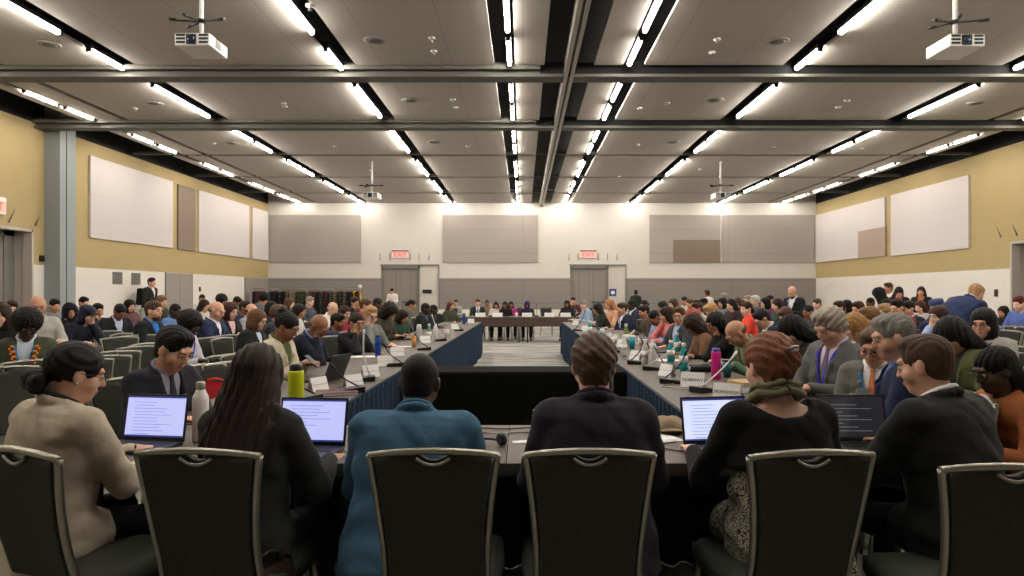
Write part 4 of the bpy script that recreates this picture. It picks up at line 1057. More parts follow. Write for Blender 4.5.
P = person
A = P(78, 374, 2.72, -28, None, 'lowbun', BLK, FAIR, (186, 172, 152), 'woman in light beige blazer with dark low bun and glasses, back to camera', kind='jacket', near=True, glasses=True,
      custom=dict(hs=1.0, lean=10, hp=16, hy=-22, R=(.14, .42, .80), L=(-.06, .42, .80), legs='sit', eh=(.5,-.5,-1)), w=1.28, fat=.08, hem=.05, extra=earring, shirt=(40, 40, 42), trousers=(22, 22, 24), nz=.0035, h=.0075)
A = P(259, 377, 2.68, -10, None, 'long', (38, 28, 23), TAN, (44, 45, 43), 'woman with very long dark brown hair in a dark blazer, back to camera', kind='jacket', near=True,
      custom=dict(hs=1.1, lean=9, hp=14, hy=8, R=(.20, .36, .80), L=(-.16, .38, .80)), w=.97, shirt=(30, 30, 30), nz=.0034, h=.0075, topname='blazer')
A = P(420, 384, 2.80, -3, None, 'crop', (11, 9, 8), DRK, (68, 104, 130), 'man in bright blue suit jacket with close-cropped black hair, back to camera', kind='jacket', near=True,
      custom=dict(hs=1.06, lean=19, hp=24, R=(.16, .40, .80), L=(-.16, .40, .80), eh=(.45, -.35, -1.0)), w=1.33, fat=.25, shirt=(68, 104, 130), trousers=(44, 84, 112), nz=.0034, h=.0075, hem=.03)
A = P(593, 367, 2.70, 0, None, 'updo', (88, 70, 54), PALE, (46, 44, 52), 'person in dark charcoal jacket with brown hair pinned up, back to camera', kind='jacket', near=True,
      custom=dict(hs=1.03, lean=9, hp=8, hy=4, R=(.16, .36, .80), L=(-.16, .36, .80), eh=(.45, -.35, -1.0)), w=1.12, fat=.15, shirt=(46, 44, 52), trousers=(40, 38, 44), nz=.0034, h=.0075, hem=.03)
A = P(768, 367, 2.70, 8, None, 'updo', (126, 80, 56), PALE, (20, 20, 20), 'woman in loose black top with olive scarf, reddish hair clipped up, back to camera', kind='pull', near=True,
      custom=dict(hs=1.03, lean=10, hp=10, hy=10, R=(.16, .36, .80), L=(-.22, .38, .80), eh=(.5, -.3, -1.0)), w=1.12, fat=.3, trousers=(20, 20, 22), scoop=.105, bot=.235, hem=.02, nz=.0034, h=.0075, topname='black_top',
      extra=lambda r, f, H: (scarf(r, f, H), blouse(r, f, H), hairclip(r, f, H)))
A = P(924, 366, 2.76, 28, None, 'fade', (74, 56, 44), FAIR, (34, 35, 36), 'man in black suit with white collar and short brown hair, back to camera at right', kind='jacket', near=True,
      custom=dict(hs=1.02, lean=12, hp=12, hy=16, R=(.20, .42, .80), L=(-.20, .46, .80)), w=1.30, fat=.1, shirt=(235, 235, 238), trousers=(22, 22, 24), nz=.0034, h=.0075, hem=.03)
for cx_, cy_, rz_, lab in ((-1.55, 2.55, -24, 'dark banquet chair at the far left of the front row, under the beige blazer'), (-1.045, 2.56, -5, 'dark banquet chair under the woman with very long hair, back to camera'),
                      (-.295, 2.56, 0, 'dark banquet chair behind the man in the blue suit, front row'), (.22, 2.56, 0, 'dark banquet chair behind the person with pinned-up brown hair, front row'),
                      (.91, 2.54, 6, 'dark banquet chair behind the woman in black top and olive scarf'), (1.49, 2.36, -3, 'dark banquet chair at the far right of the front row')):
    chair(cx_, cy_, R(rz_), lab, 'front row chairs')

# --- people close by, both sides -------------------------------------------------
mid = []
def Q(*a, ch=True, **k):
    r, f, sc = P(*a, **k)
    if ch:
        d = a[2]; face = a[3]; q = r.location; fx, fy = -math.sin(R(face)), math.cos(R(face))
        chair(q.x + fx * .015, q.y + fy * .015, R(face), 'banquet chair occupied by the ' + ' '.join(k.get('label', a[9]).split()[:9]), 'occupied banquet chairs')
    return r, f, sc
Q(174, 350, 3.95, -118, 'down', 'short', (18, 16, 16), FAIR, (38, 38, 46), 'man in dark suit and tie with black hair looking down beside the white bottle', kind='jacket', near=True, shirt=(150, 150, 165), tie=(50, 50, 64), w=1.08, fat=.2, custom=dict(hp=26, lean=14, hy=14, hs=1.1))
Q(829, 327, 4.75, 112, 'down', 'wavy', (158, 148, 134), FAIR, (92, 92, 92), 'older man with wavy grey hair in grey suit and violet lanyard, head bowed', kind='jacket', near=True, shirt=(215, 200, 220), tie=(110, 95, 120), lan=(60, 60, 190), w=1.1, fat=.3, custom=dict(hp=26, lean=8))
Q(873, 347, 4.2, 138, 'phone', 'short', (96, 76, 62), FAIR, (100, 100, 94), 'man with glasses, cyan lanyard and orange tie holding a phone', kind='jacket', near=True, shirt=(228, 228, 232), tie=(200, 128, 84), lan=(50, 140, 190), glasses=True, w=1.04, custom=dict(hp=20), extra=phone)
Q(892, 338, 3.55, 68, 'desk', 'short', (136, 132, 126), FAIR, (30, 38, 64), 'man with short grey hair in navy jacket, between glasses man and black-suited man', kind='jacket', near=True, shirt=(90, 110, 170), w=1.06, custom=dict(hp=12, hy=10, lean=8, hs=.95))
Q(994, 372, 3.35, 92, 'desk', 'braids', (22, 18, 17), DRK, (156, 92, 52), 'dark-skinned woman with braided hair and glasses in rust-orange top, right edge', near=True, glasses=True, custom=dict(hp=16, lean=14), kind='pull')
Q(950, 336, 4.65, 108, 'down', 'long', (22, 18, 16), TAN, (92, 95, 60), 'woman with long black hair in olive green jacket, right side', near=True, kind='jacket', shirt=(60, 60, 60))
Q(983, 323, 5.75, 118, 'desk', 'bob', (20, 17, 17), FAIR, (166, 163, 158), 'woman with black hair and dark scarf in light grey cardigan, right side', near=True, kind='pull', glasses=True, lan=(60, 50, 80), custom=dict(hp=12, hy=10))
Q(791, 331, 5.55, 95, 'down', 'long', (18, 15, 15), FAIR, (32, 32, 34), 'woman with long straight black hair in black, beside the grey-suited older man', near=True)
Q(736, 334, 6.3, 98, 'down', 'bald', (104, 76, 60), TAN, (86, 112, 84), 'bald man in green jacket with red lanyard bending low over the table', near=True, kind='jacket', shirt=(120, 140, 110), lan=(190, 70, 50), custom=dict(lean=34, hp=44, R=(.14, .46, .80), L=(-.14, .46, .80)))
Q(715, 324, 7.1, 96, 'chinl', 'long', (18, 15, 15), BRN, (24, 24, 26), 'woman with long black hair leaning on her hand, beside the bald man', near=True)
Q(693, 325, 7.9, 92, 'down', 'curly', (50, 36, 30), BRN, (120, 86, 66), 'woman with long curly brown hair bent forward, right table')
Q(679, 316, 8.9, 112, 'lookl', 'short', (92, 66, 46), FAIR, (60, 64, 70), 'man with brown hair and dark glasses in grey jacket, light blue shirt, right table', kind='jacket', shirt=(170, 190, 225), glasses=True, w=1.08)
Q(666, 315, 9.7, 100, 'chin', 'long', (44, 30, 24), FAIR, (214, 130, 130), 'woman in pink top with dark hair, hand raised to face')
Q(654, 318, 10.4, 112, 'down', 'crop', (18, 16, 15), BRN, (150, 165, 205), 'man in light blue shirt with black hair slumped forward over the table', custom=dict(lean=30, hp=34, R=(.2, .44, .80), L=(-.2, .44, .80)), w=1.08)
Q(622, 309, 13.2, 108, 'desk', 'short', (60, 44, 34), FAIR, (34, 40, 56), 'man in dark navy suit with white lanyard near far end of right table', kind='jacket', shirt=(220, 225, 235), lan=(215, 220, 230), w=1.08)
Q(609, 305, 14.9, 112, 'desk', 'long', (176, 120, 80), PALE, (210, 160, 130), 'woman with long ginger-blonde hair, far end of right table')
Q(597, 309, 14.2, 85, 'desk', 'long', (34, 26, 22), TAN, (34, 44, 36), 'woman with dark hair in dark green top leaning in at the right table', custom=dict(lean=18))
Q(584, 305, 17.3, 110, 'desk', 'short', GRY, PALE, (150, 170, 190), 'grey-haired person in pale blue at very far end of right table')
# left arm
Q(287, 327, 5.75, -100, 'phone', 'topbun', (24, 20, 20), BRN, (198, 186, 164), 'woman in cream blazer with black hair pulled up, reading her phone', near=True, kind='jacket', shirt=(80, 90, 50), custom=dict(hp=26, lean=14), extra=lambda r, f, H: (earring(r, f, H), phone(r, f, H)))
Q(319, 327, 6.75, -102, 'chin', 'bald', (96, 84, 76), BRN, (28, 32, 44), 'man with thinning grey hair, head in hand, blue lanyard, left table', near=True, kind='jacket', shirt=(120, 150, 200), lan=(60, 110, 190), custom=dict(lean=26, hp=40, R=(.06, .30, 1.0)))
Q(357, 323, 7.9, -125, 'chin', 'bun', (44, 32, 26), TAN, (32, 32, 36), 'dark-haired woman in black resting her chin on her hand, left table', near=True)
Q(371, 316, 8.75, -128, 'chin', 'short', (178, 140, 100), PALE, (118, 122, 118), 'person with sandy hair and glasses in grey, hand on chin, left table', near=True, glasses=True, w=1.04)
Q(390, 312, 10.2, -112, 'down', 'curly', (30, 24, 20), TAN, (62, 60, 44), 'person with bushy dark curly hair typing at the left table')
Q(403, 317, 11.0, -118, 'down', 'bob', (40, 30, 24), TAN, (34, 66, 44), 'person with dark bob in green top at the left table', custom=dict(hp=30))
Q(426, 309, 13.4, -100, 'desk', 'crop', (18, 15, 15), DRK, (30, 34, 40), 'dark-skinned man in black suit, middle of left table, facing right', kind='jacket', shirt=(80, 80, 90))
Q(434, 310, 14.5, -98, 'desk', 'crop', (18, 15, 15), DRK, (24, 36, 44), 'dark-skinned man in teal-black jacket behind another black-suited man, left table', kind='jacket', shirt=(60, 60, 70))
Q(451, 306, 17.3, -130, 'up', 'long', (84, 56, 42), FAIR, (62, 66, 50), 'woman with long auburn hair in olive top at the far left corner of tables')
# head table
Q(478, 303, 21.1, 180, 'up', 'short', (70, 50, 38), FAIR, (42, 46, 52), 'man in grey-black suit seated at far head table, leftmost', kind='jacket', shirt=(225, 228, 235), tie=(60, 60, 80))
Q(496, 306, 21.1, 180, 'desk', 'long', (22, 18, 18), TAN, (206, 196, 190), 'black-haired woman in pale top at far head table')
Q(505, 305, 21.2, 176, 'desk', 'long', (20, 16, 16), BRN, (34, 30, 40), 'black-haired woman in black at far head table beside the magenta top')
Q(511, 306, 21.7, 184, 'desk', 'long', (24, 18, 16), BRN, (190, 40, 130), 'woman in bright magenta top at far head table')
Q(527, 305, 21.1, 180, 'desk', 'hijab', (52, 44, 86), BRN, (34, 40, 60), 'woman in violet headscarf and navy at far head table')
Q(456, 303, 24.2, 175, 'up', 'short', DBR, FAIR, (150, 150, 145), 'person in light grey seated far behind the left table corner', ch=False)
Q(487, 303, 24.6, 180, 'up', 'crop', BLK, BRN, (130, 110, 80), 'person in tan behind the far head table', ch=False)
Q(567, 304, 20.9, 165, 'desk', 'bob', BLK, BRN, (40, 38, 42), 'dark-haired person in black by far right corner of the tables')
Q(573, 301, 22.5, 170, 'chin', 'short', DBR, FAIR, (88, 52, 50), 'person in maroon behind the far right corner of the tables', ch=False)
# --- left audience -------------------------------------------------------------------
Q(27, 326, 5.9, -152, 'fold', 'afro', (20, 17, 17), DRK, (66, 72, 54), 'woman with short afro in olive cardigan and colourful bead necklace, far left', near=True, kind='jacket', shirt=(205, 215, 225), lan=(40, 130, 200), custom=dict(hp=22, hy=16), extra=beads)
Q(-1, 315, 6.9, -150, 'chin', 'bob', (48, 34, 28), PALE, (28, 26, 30), 'woman at extreme left edge in black resting face on hand')
Q(38, 305, 8.3, -140, 'desk', 'bald', (60, 48, 40), TAN, (170, 166, 158), 'balding man in light top behind the woman with bead necklace', scale=1.08)
Q(70, 312, 9.9, -118, 'chin', 'hijab', (20, 20, 24), TAN, (18, 18, 22), 'woman in black headscarf with hand to face, left rows', nz=.006)
Q(88, 315, 9.1, -115, 'chinl', 'cap', (30, 30, 48), FAIR, (30, 32, 44), 'person in navy cap with hand to chin beside the black headscarf')
Q(84, 303, 14.8, -110, 'desk', 'short', BLK, FAIR, (200, 200, 200), 'person in white far back near left wall behind navy cap', ch=False)
Q(98, 311, 11.2, -112, 'chin', 'short', (30, 24, 22), TAN, (40, 40, 46), 'man in charcoal with hand at mouth, behind the navy cap')
Q(120, 312, 10.5, -120, 'down', 'crop', (20, 17, 16), BRN, (34, 34, 36), 'man in open black suit with pale blue shirt, left rows', kind='jacket', shirt=(190, 200, 225), w=1.05)
Q(154, 311, 8.7, -96, 'desk', 'short', (78, 58, 44), FAIR, (26, 28, 32), 'bearded brown-haired man with bright blue collar, looking right, left rows', kind='jacket', shirt=(40, 120, 200), beard=(100, 76, 58), near=False, custom=dict(hp=2))
Q(162, 302, 14.0, -110, 'desk', 'short', (130, 100, 80), FAIR, (50, 54, 50), 'person with light brown hair behind the bearded man, left rows', ch=False)
Q(176, 311, 11.2, -105, 'desk', 'crop', BLK, DRK, (96, 130, 180), 'dark-skinned man in blue shirt in profile, left rows')
Q(190, 325, 6.9, -100, 'down', 'afro', (24, 20, 20), DRK, (200, 196, 205), 'dark-skinned person with short curly hair and blue and white scarf, left rows', lan=(70, 80, 190), custom=dict(hp=24))
Q(217, 311, 9.0, -96, 'down', 'bald', (110, 92, 78), FAIR, (40, 46, 74), 'balding man in navy suit looking down, left rows', kind='jacket', shirt=(220, 220, 228), near=True, custom=dict(hp=20, lean=8), w=1.1)
Q(231, 311, 9.8, -112, 'phone', 'bob', (64, 40, 32), PALE, (34, 32, 36), 'woman with auburn hair in black blazer over pale pink top, left rows', kind='jacket', shirt=(225, 190, 185), custom=dict(hp=12))
Q(202, 299, 19.5, -170, 'desk', 'crop', BLK, TAN, (226, 226, 226), 'man in white shirt working at a laptop against the left wall')
Q(222, 301, 15.8, -105, 'desk', 'afro', BLK, BRN, (60, 60, 60), 'person with round black hair behind the balding navy suit', ch=False)
Q(237, 302, 17.6, -105, 'down', 'short', BLK, BRN, (120, 110, 100), 'person with black hair in taupe, far left rows', ch=False)
Q(245, 308, 12.3, -100, 'desk', 'short', (40, 30, 26), BRN, (44, 50, 66), 'man in dark blue in profile in front of coat racks', ch=False)
Q(252, 311, 11.2, -100, 'desk', 'bald', (70, 54, 44), FAIR, (150, 150, 150), 'bald-topped man in grey in front of the coat racks', ch=False)
Q(258, 320, 7.8, -98, 'desk', 'bob', (104, 72, 50), PALE, (30, 32, 32), 'woman with brown bob and glasses in black jacket, left rows', kind='jacket', shirt=(190, 200, 215), glasses=True, near=True)
Q(264, 299, 17.5, -110, 'phone', 'afro', BLK, FAIR, (90, 90, 96), 'person with bushy black hair just below coat racks', ch=False)
Q(272, 309, 11.6, -60, 'desk', 'bob', BLK, TAN, (40, 40, 44), 'person with short black bob turned away, left side', ch=False)
Q(279, 314, 9.6, -75, 'desk', 'wavy', (88, 68, 50), FAIR, (52, 54, 62), 'brown-haired person turned away behind the cream blazer', ch=False)
Q(300, 311, 11.4, -90, 'desk', 'long', (30, 24, 22), TAN, (200, 196, 190), 'dark-haired woman in pale top behind the man with his head in his hand', ch=False)
Q(333, 309, 12.2, -120, 'down', 'bald', (200, 195, 190), PALE, (224, 222, 218), 'white-haired balding man in white sweater, left of centre', custom=dict(hp=22), w=1.08)
Q(338, 323, 8.9, -95, 'desk', 'short', BLK, BRN, (48, 56, 76), 'person in dark blue jacket between the thinning-haired man and black-clad woman', ch=False)
Q(355, 303, 15.5, -120, 'chin', 'short', DBR, TAN, (50, 46, 44), 'man looking up near the yellow coat, left of centre', ch=False)
Q(345, 313, 10.9, -125, 'desk', 'long', (60, 36, 30), PALE, (150, 50, 62), 'woman in deep red top left of the sandy-haired person', ch=False)
Q(366, 306, 12.6, -95, 'desk', 'short', MBR, FAIR, (150, 60, 60), 'brown-haired person behind the sandy-haired one, left side', ch=False)
Q(378, 304, 14.3, -100, 'desk', 'crop', BLK, DKB, (70, 60, 54), 'person in brown seated beneath left back door', ch=False)
Q(412, 305, 16.2, -100, 'desk', 'bun', BLK, TAN, (90, 94, 90), 'person in sage grey right of the left back door', ch=False)
Q(310, 302, 16.6, -110, 'desk', 'short', GRY, PALE, (70, 74, 84), 'grey-haired person just under the middle of the coat racks', ch=False)
Q(290, 304, 15.0, -105, 'desk', 'bob', MBR, PALE, (60, 66, 76), 'brown-haired person beneath the coat racks, slate top', ch=False)
Q(205, 306, 13.6, -105, 'desk', 'long', DBR, FAIR, (190, 184, 176), 'woman with dark brown hair in ivory, mid left rows', ch=False)
Q(150, 303, 17.0, -105, 'desk', 'crop', BLK, BRN, (140, 136, 130), 'person in stone grey beyond the standing man, left wall', ch=False)
Q(12, 309, 10.4, -140, 'desk', 'short', DBR, PALE, (96, 100, 110), 'man in slate shirt beside left door recess', ch=False)
Q(55, 306, 12.5, -120, 'desk', 'short', BLK, TAN, (120, 120, 126), 'man in grey in front of the blue-grey column', ch=False)
Q(130, 306, 13.2, -115, 'desk', 'bob', BLK, FAIR, (100, 70, 74), 'person in mauve behind the open black suit', ch=False)
# standing, left and back
P(152, 281, 19.6, -100, 'walk', 'short', (24, 20, 20), FAIR, (36, 38, 36), 'tall man standing in dark coat with black backpack by the left wall', bag=(22, 24, 22), trousers=(24, 24, 26), custom=dict(hp=4), w=1.05, kind='jacket', shirt=(200, 200, 200))
P(392, 289, 28.6, 178, 'standphone', 'short', (24, 20, 20), FAIR, (214, 208, 204), 'person in pale clothing standing before the left back door', trousers=(60, 62, 70), scale=.97)
P(636, 292, 26.0, -20, 'walk', 'crop', (24, 20, 20), BRN, (34, 44, 34), 'security-like figure in dark green walking by the right back door', trousers=(20, 24, 20), scale=.92)
P(707, 294, 20.5, 30, 'stand', 'short', (60, 44, 36), BRN, (226, 222, 214), 'person standing in cream shirt, back half turned, right of centre', scale=.9)
P(792, 294, 13.0, 128, 'standphone', 'bald', (150, 120, 100), FAIR, (30, 32, 36), 'bald man standing in dark suit, looking down at a badge', kind='jacket', shirt=(222, 222, 228), lan=(200, 205, 215), beard=(60, 44, 36), scale=.93, custom=dict(hp=30))
P(976, 296, 9.1, -62, 'bend', 'short', (166, 128, 92), FAIR, (40, 50, 82), 'man in navy blue suit jacket standing bent over, back to camera, right', kind='jacket', shirt=(200, 205, 220), scale=1.05, custom=dict(lean=50, hp=34, side=10), w=1.15, fat=.3, near=True, hem=.03)
P(921, 291, 15.3, 140, 'stand', 'long', (46, 32, 28), FAIR, (40, 36, 38), 'woman with long dark hair standing in black over orange top by right wall', kind='jacket', shirt=(190, 110, 70), scale=.93)
P(899, 294, 14.6, 160, 'standphone', 'long', BLK, FAIR, (28, 28, 30), 'woman with black hair standing in black with white badge, right', kind='jacket', shirt=(190, 60, 60), scale=.93)
P(888, 286, 15.6, 100, 'stand', 'short', (60, 46, 38), TAN, (214, 210, 200), 'man standing in cream shirt, highest head by the right wall', scale=.98)
P(879, 299, 12.3, 60, 'bend', 'hijab', (28, 26, 28), TAN, (30, 28, 32), 'person in black hood stooping, right rows', custom=dict(lean=30, hp=30), scale=.95)
# --- right audience ------------------------------------------------------------------
RT = [
 (662, 307, 14.0, 105, 'desk', 'long', (28, 22, 22), TAN, (52, 40, 44), 'woman with dark hair looking down behind the pink top'),
 (684, 301, 19.0, 115, 'desk', 'crop', BLK, TAN, (205, 200, 196), 'man in off-white with black hair, centre right rows'),
 (690, 304, 16.6, 110, 'desk', 'short', MBR, FAIR, (168, 70, 66), 'person in brick red jumper, centre right rows'),
 (697, 309, 12.8, 108, 'desk', 'short', DBR, (206, 130, 116), (170, 160, 150), 'flushed-faced man in taupe, behind curly-haired woman'),
 (711, 311, 11.6, 104, 'down', 'wavy', BLD, PALE, (190, 180, 168), 'blonde person in sand-coloured top, centre right'),
 (722, 303, 16.2, 112, 'desk', 'bob', BLK, FAIR, (112, 116, 120), 'black-haired person in mid grey under the brown wall panel'),
 (731, 305, 14.2, 118, 'desk', 'long', (30, 22, 20), PALE, (56, 44, 44), 'woman in dark brown with centre-parted hair, right rows'),
 (724, 298, 20.5, 112, 'desk', 'wavy', GRY, PALE, (44, 46, 50), 'grey-haired person far back under brown wall panel'),
 (746, 309, 11.2, 80, 'lookl', 'pony', (44, 32, 26), PALE, (226, 72, 58), 'woman in vivid red-orange top with dark ponytail, right rows'),
 (755, 301, 17.4, 110, 'desk', 'wavy', (196, 190, 184), PALE, (90, 84, 96), 'white-haired person far back, right rows'),
 (748, 300, 19.6, 112, 'desk', 'short', (150, 130, 110), PALE, (80, 90, 80), 'fair-haired man in moss green far back, right rows'),
 (765, 303, 15.4, 110, 'chin', 'bob', BLK, FAIR, (98, 58, 84), 'woman in plum with short black hair, right rows'),
 (762, 319, 8.6, 96, 'down', 'short', (30, 26, 26), FAIR, (38, 42, 54), 'man with glasses in black suit behind the bald man'),
 (777, 305, 13.4, 100, 'desk', 'long', (54, 36, 30), PALE, (46, 66, 54), 'woman with dark auburn hair in bottle green, right rows'),
 (786, 316, 9.6, 102, 'down', 'short', (86, 58, 42), FAIR, (96, 88, 92), 'brown-haired man in mauve-grey, right rows'),
 (808, 312, 11.6, 108, 'desk', 'crop', BLK, BRN, (60, 66, 72), 'person in slate behind the older man with wavy grey hair'),
 (839, 308, 12.2, 98, 'desk', 'short', DBR, FAIR, (44, 48, 60), 'dark-haired man just right of the wavy grey hair, right rows'),
 (846, 306, 14.0, 98, 'desk', 'bob', BLK, TAN, (110, 112, 120), 'black-haired person before the white right wall'),
 (858, 309, 11.4, 104, 'desk', 'short', (64, 36, 30), FAIR, (58, 54, 60), 'man with reddish-brown hair in dark grey, right rows'),
 (869, 318, 8.0, 98, 'desk', 'wavy', (120, 88, 58), FAIR, (70, 68, 64), 'light brown wavy-haired person above the man with glasses'),
 (853, 327, 6.6, 92, 'desk', 'curly', (150, 112, 68), PALE, (62, 60, 52), 'woman with golden curly hair behind the grey suit'),
 (870, 303, 15.8, 104, 'desk', 'crop', BLK, DKB, (88, 84, 84), 'dark-skinned person beneath the stooping hooded one'),
 (885, 312, 10.6, 100, 'desk', 'wavy', (160, 130, 90), PALE, (120, 116, 110), 'dark blonde person right of the light brown wavy hair'),
 (908, 309, 10.8, 104, 'desk', 'short', (26, 22, 22), FAIR, (40, 42, 44), 'man in black jacket with white collar, right rows'),
 (920, 307, 13.0, 112, 'desk', 'long', (70, 40, 34), PALE, (180, 176, 176), 'auburn-haired woman in silver grey below the standing women'),
 (936, 307, 11.6, 100, 'desk', 'hat', (58, 66, 104), FAIR, (130, 150, 190), 'person in patterned blue hat, right rows'),
 (938, 316, 8.2, 116, 'chin', 'bob', (60, 40, 34), PALE, (150, 165, 205), 'woman with short brown hair in pale blue, right rows'),
 (1019, 304, 12.0, 110, 'desk', 'short', (90, 40, 36), PALE, (90, 110, 170), 'red-haired man in blue shirt at right edge by doorway'),
 (1003, 312, 13.0, 108, 'desk', 'bob', BLK, TAN, (30, 30, 34), 'dark-haired person in black before the right doorway'),
 (644, 305, 17.2, 120, 'desk', 'bun', BLK, TAN, (140, 140, 138), 'person with black bun in ash grey, back of right rows'),
 (673, 304, 15.2, 118, 'desk', 'bob', MBR, PALE, (66, 64, 70), 'brown-haired person in graphite, back of right rows'),
 (704, 303, 18.0, 110, 'desk', 'short', BLK, DKB, (60, 74, 60), 'dark-skinned man in forest green below the cream shirt'),
 (737, 302, 18.6, 114, 'desk', 'long', MBR, PALE, (90, 76, 66), 'brown-haired woman in cocoa brown, far right rows'),
 (770, 300, 20.0, 110, 'desk', 'short', BLK, FAIR, (150, 150, 156), 'black-haired man in pearl grey, far right rows'),
 (800, 304, 15.4, 108, 'desk', 'bob', BLK, FAIR, (80, 46, 50), 'person in burgundy right behind the standing bald man'),
 (817, 304, 16.2, 106, 'desk', 'short', MBR, PALE, (134, 146, 160), 'brown-haired man in steel blue, far back near corner'),
 (644, 312, 12.0, 100, 'desk', 'short', BLK, TAN, (70, 60, 50), 'person in dark khaki left of the slumped blue shirt'),
 (631, 305, 15.6, 110, 'desk', 'crop', BLK, DRK, (50, 52, 66), 'dark-skinned man in indigo just past the navy suit'),
 (897, 308, 10.0, 112, 'desk', 'short', BLK, FAIR, (130, 60, 60), 'person in red seated under the standing woman with badge'),
 (955, 311, 12.4, 110, 'desk', 'crop', BLK, DKB, (76, 76, 82), 'person half hidden left of the bending navy jacket'),
]
for r_ in RT:
    px, py, d = r_[0], r_[1], r_[2]
    kind = 'jacket' if any(w_ in r_[9] for w_ in ('suit', 'jacket')) else 'pull'
    Q(*r_, kind=kind, shirt=(225, 226, 230) if kind == 'jacket' else None, ch=(d < 9.7), glasses='glasses' in r_[9] and 'above' not in r_[9])
# ------------------------------------------------------------------ things on the tables
TZ = .7512
M_screen = mat('screen_glow', (190, 196, 245), .3, emis=(188, 194, 250), estr=.85)
M_screenw = mat('screen_glow_white', (205, 216, 248), .3, emis=(205, 216, 252), estr=.95)
M_screend = mat('screen_dark', (44, 44, 48), .15, emis=(46, 46, 52), estr=.5)
M_bar = mat('screen_bar_blue', (60, 70, 130), .4, emis=(52, 62, 130), estr=.6)
M_line = mat('screen_text_grey', (140, 144, 190), .4, emis=(146, 150, 205), estr=.75)
M_lined = mat('screen_text_pale', (120, 120, 125), .4, emis=(110, 110, 118), estr=.5)
M_key = mat('key_black', (14, 14, 15), .5)
def laptop(x, y, rz, label, disp=None, style='doc', open_=100, W=.315, body=None, z=TZ):
    body = body or M_plastic
    t = empty('laptop', (x, y, z), rz); tag(t, label, 'laptop', 'laptops')
    D = .22; b = MB(); b.box(-W / 2, W / 2, -D, 0, 0.001, .016); b.build('base', body, t, .004)
    b = MB()
    for r_ in range(5):
        for c_ in range(13): b.box(-W / 2 + .02 + c_ * .0213, -W / 2 + .038 + c_ * .0213, -.045 - r_ * .021, -.028 - r_ * .021, .0155, .0178)
    b.box(-W / 2 + .09, W / 2 - .1, -.152, -.137, .0155, .0178); b.build('keyboard', M_key, t)
    b = MB(); b.box(-.05, .05, -.213, -.162, .0155, .0168); b.build('touchpad', mat('touchpad_grey', (40, 40, 42), .3), t)
    M = Matrix.Translation((0, .004, .012)) @ Matrix.Rotation(R(-(open_ - 90)), 4, 'X')
    H = .215; b = MB(); b.box(-W / 2, W / 2, -.002, .005, 0, H); lid = b.build('screen_lid', body, t, .003); lid.matrix_local = M
    if disp:
        b = MB(); b.box(-W / 2 + .010, W / 2 - .010, -.0032, -.0022, .018, H - .010); o = b.build('display', disp, lid)
        b = MB()
        yq = -.0042
        if style != 'dark':
            b.box(-W / 2 + .010, W / 2 - .010, yq, yq + .0008, H - .018, H - .010, 0); b.box(-W / 2 + .010, W / 2 - .010, yq, yq + .0008, .018, .026, 0)
            rnd = random.Random(int(x * 100))
            for k in range(11):
                zz = H - .040 - k * .0145; x0 = -W / 2 + .045 + .01 * (k % 3 == 1); L = (W - .09) * rnd.uniform(.3, .85)
                b.box(x0, x0 + L, yq, yq + .0008, zz, zz + .0028, 1)
        else:
            for k in range(8):
                zz = H - .05 - k * .017; L = (W - .06) * (.6 + .3 * math.sin(k * 2.1)); b.box(-W / 2 + .03, -W / 2 + .03 + L, yq, yq + .0008, zz, zz + .0035, 1)
        b.build('screen_text', [M_bar, M_lined if style == 'dark' else M_line], lid)
    return t
laptop(-1.72, 3.17, R(-8), 'open black laptop with a lit document, beside the beige blazer and white bottle', M_screen)
laptop(-.955, 3.07, R(-5), 'open black laptop with a lit document right of the very long-haired woman', M_screen, open_=103)
laptop(.88, 3.10, R(9), 'open black laptop with a bright white page left of the woman with olive scarf', M_screenw, open_=102)
laptop(1.53, 3.16, R(-2), 'open laptop showing a dark screen before the black-suited man at right', M_screend, 'dark')
laptop(-1.52, 5.45, R(-104), 'dark laptop turned sideways in front of the woman in cream blazer', open_=112, disp=M_screend, style='dark')
laptop(1.50, 8.15, R(70), 'dark laptop facing the man in the light blue slumped shirt', open_=115, disp=M_screend, style='dark')
laptop(-1.62, 10.3, R(-80), 'dark laptop in front of the bushy curly-haired person, left table', disp=M_screend, style='dark')
laptop(1.45, 13.3, R(80), 'dark laptop in front of the navy suit, far end of right table', disp=M_screend, style='dark')
laptop(-.55, 20.3, PI, 'laptop on the head table before the black-haired women', disp=M_screend, style='dark')
laptop(1.35, 6.45, R(80), 'dark laptop near the bald man in green, right table', disp=M_screend, style='dark', open_=120)
laptop(1.52, 9.6, R(82), 'silver laptop in front of the pink top, right table', disp=M_screend, style='dark', open_=110, body=M_wplastic)
b = MB(); Mp = Matrix.Translation((-1.05, 2.93, TZ + .022)) @ Matrix.Rotation(R(25), 4, 'Z') @ Matrix.Rotation(R(4), 4, 'X'); b.box(-.07, .07, -.08, .08, 0, .0012, 0, Mp)
tag(b.build('paper_sheet', M_paper), 'white paper corner lying on the keyboard by the long-haired woman', 'paper')

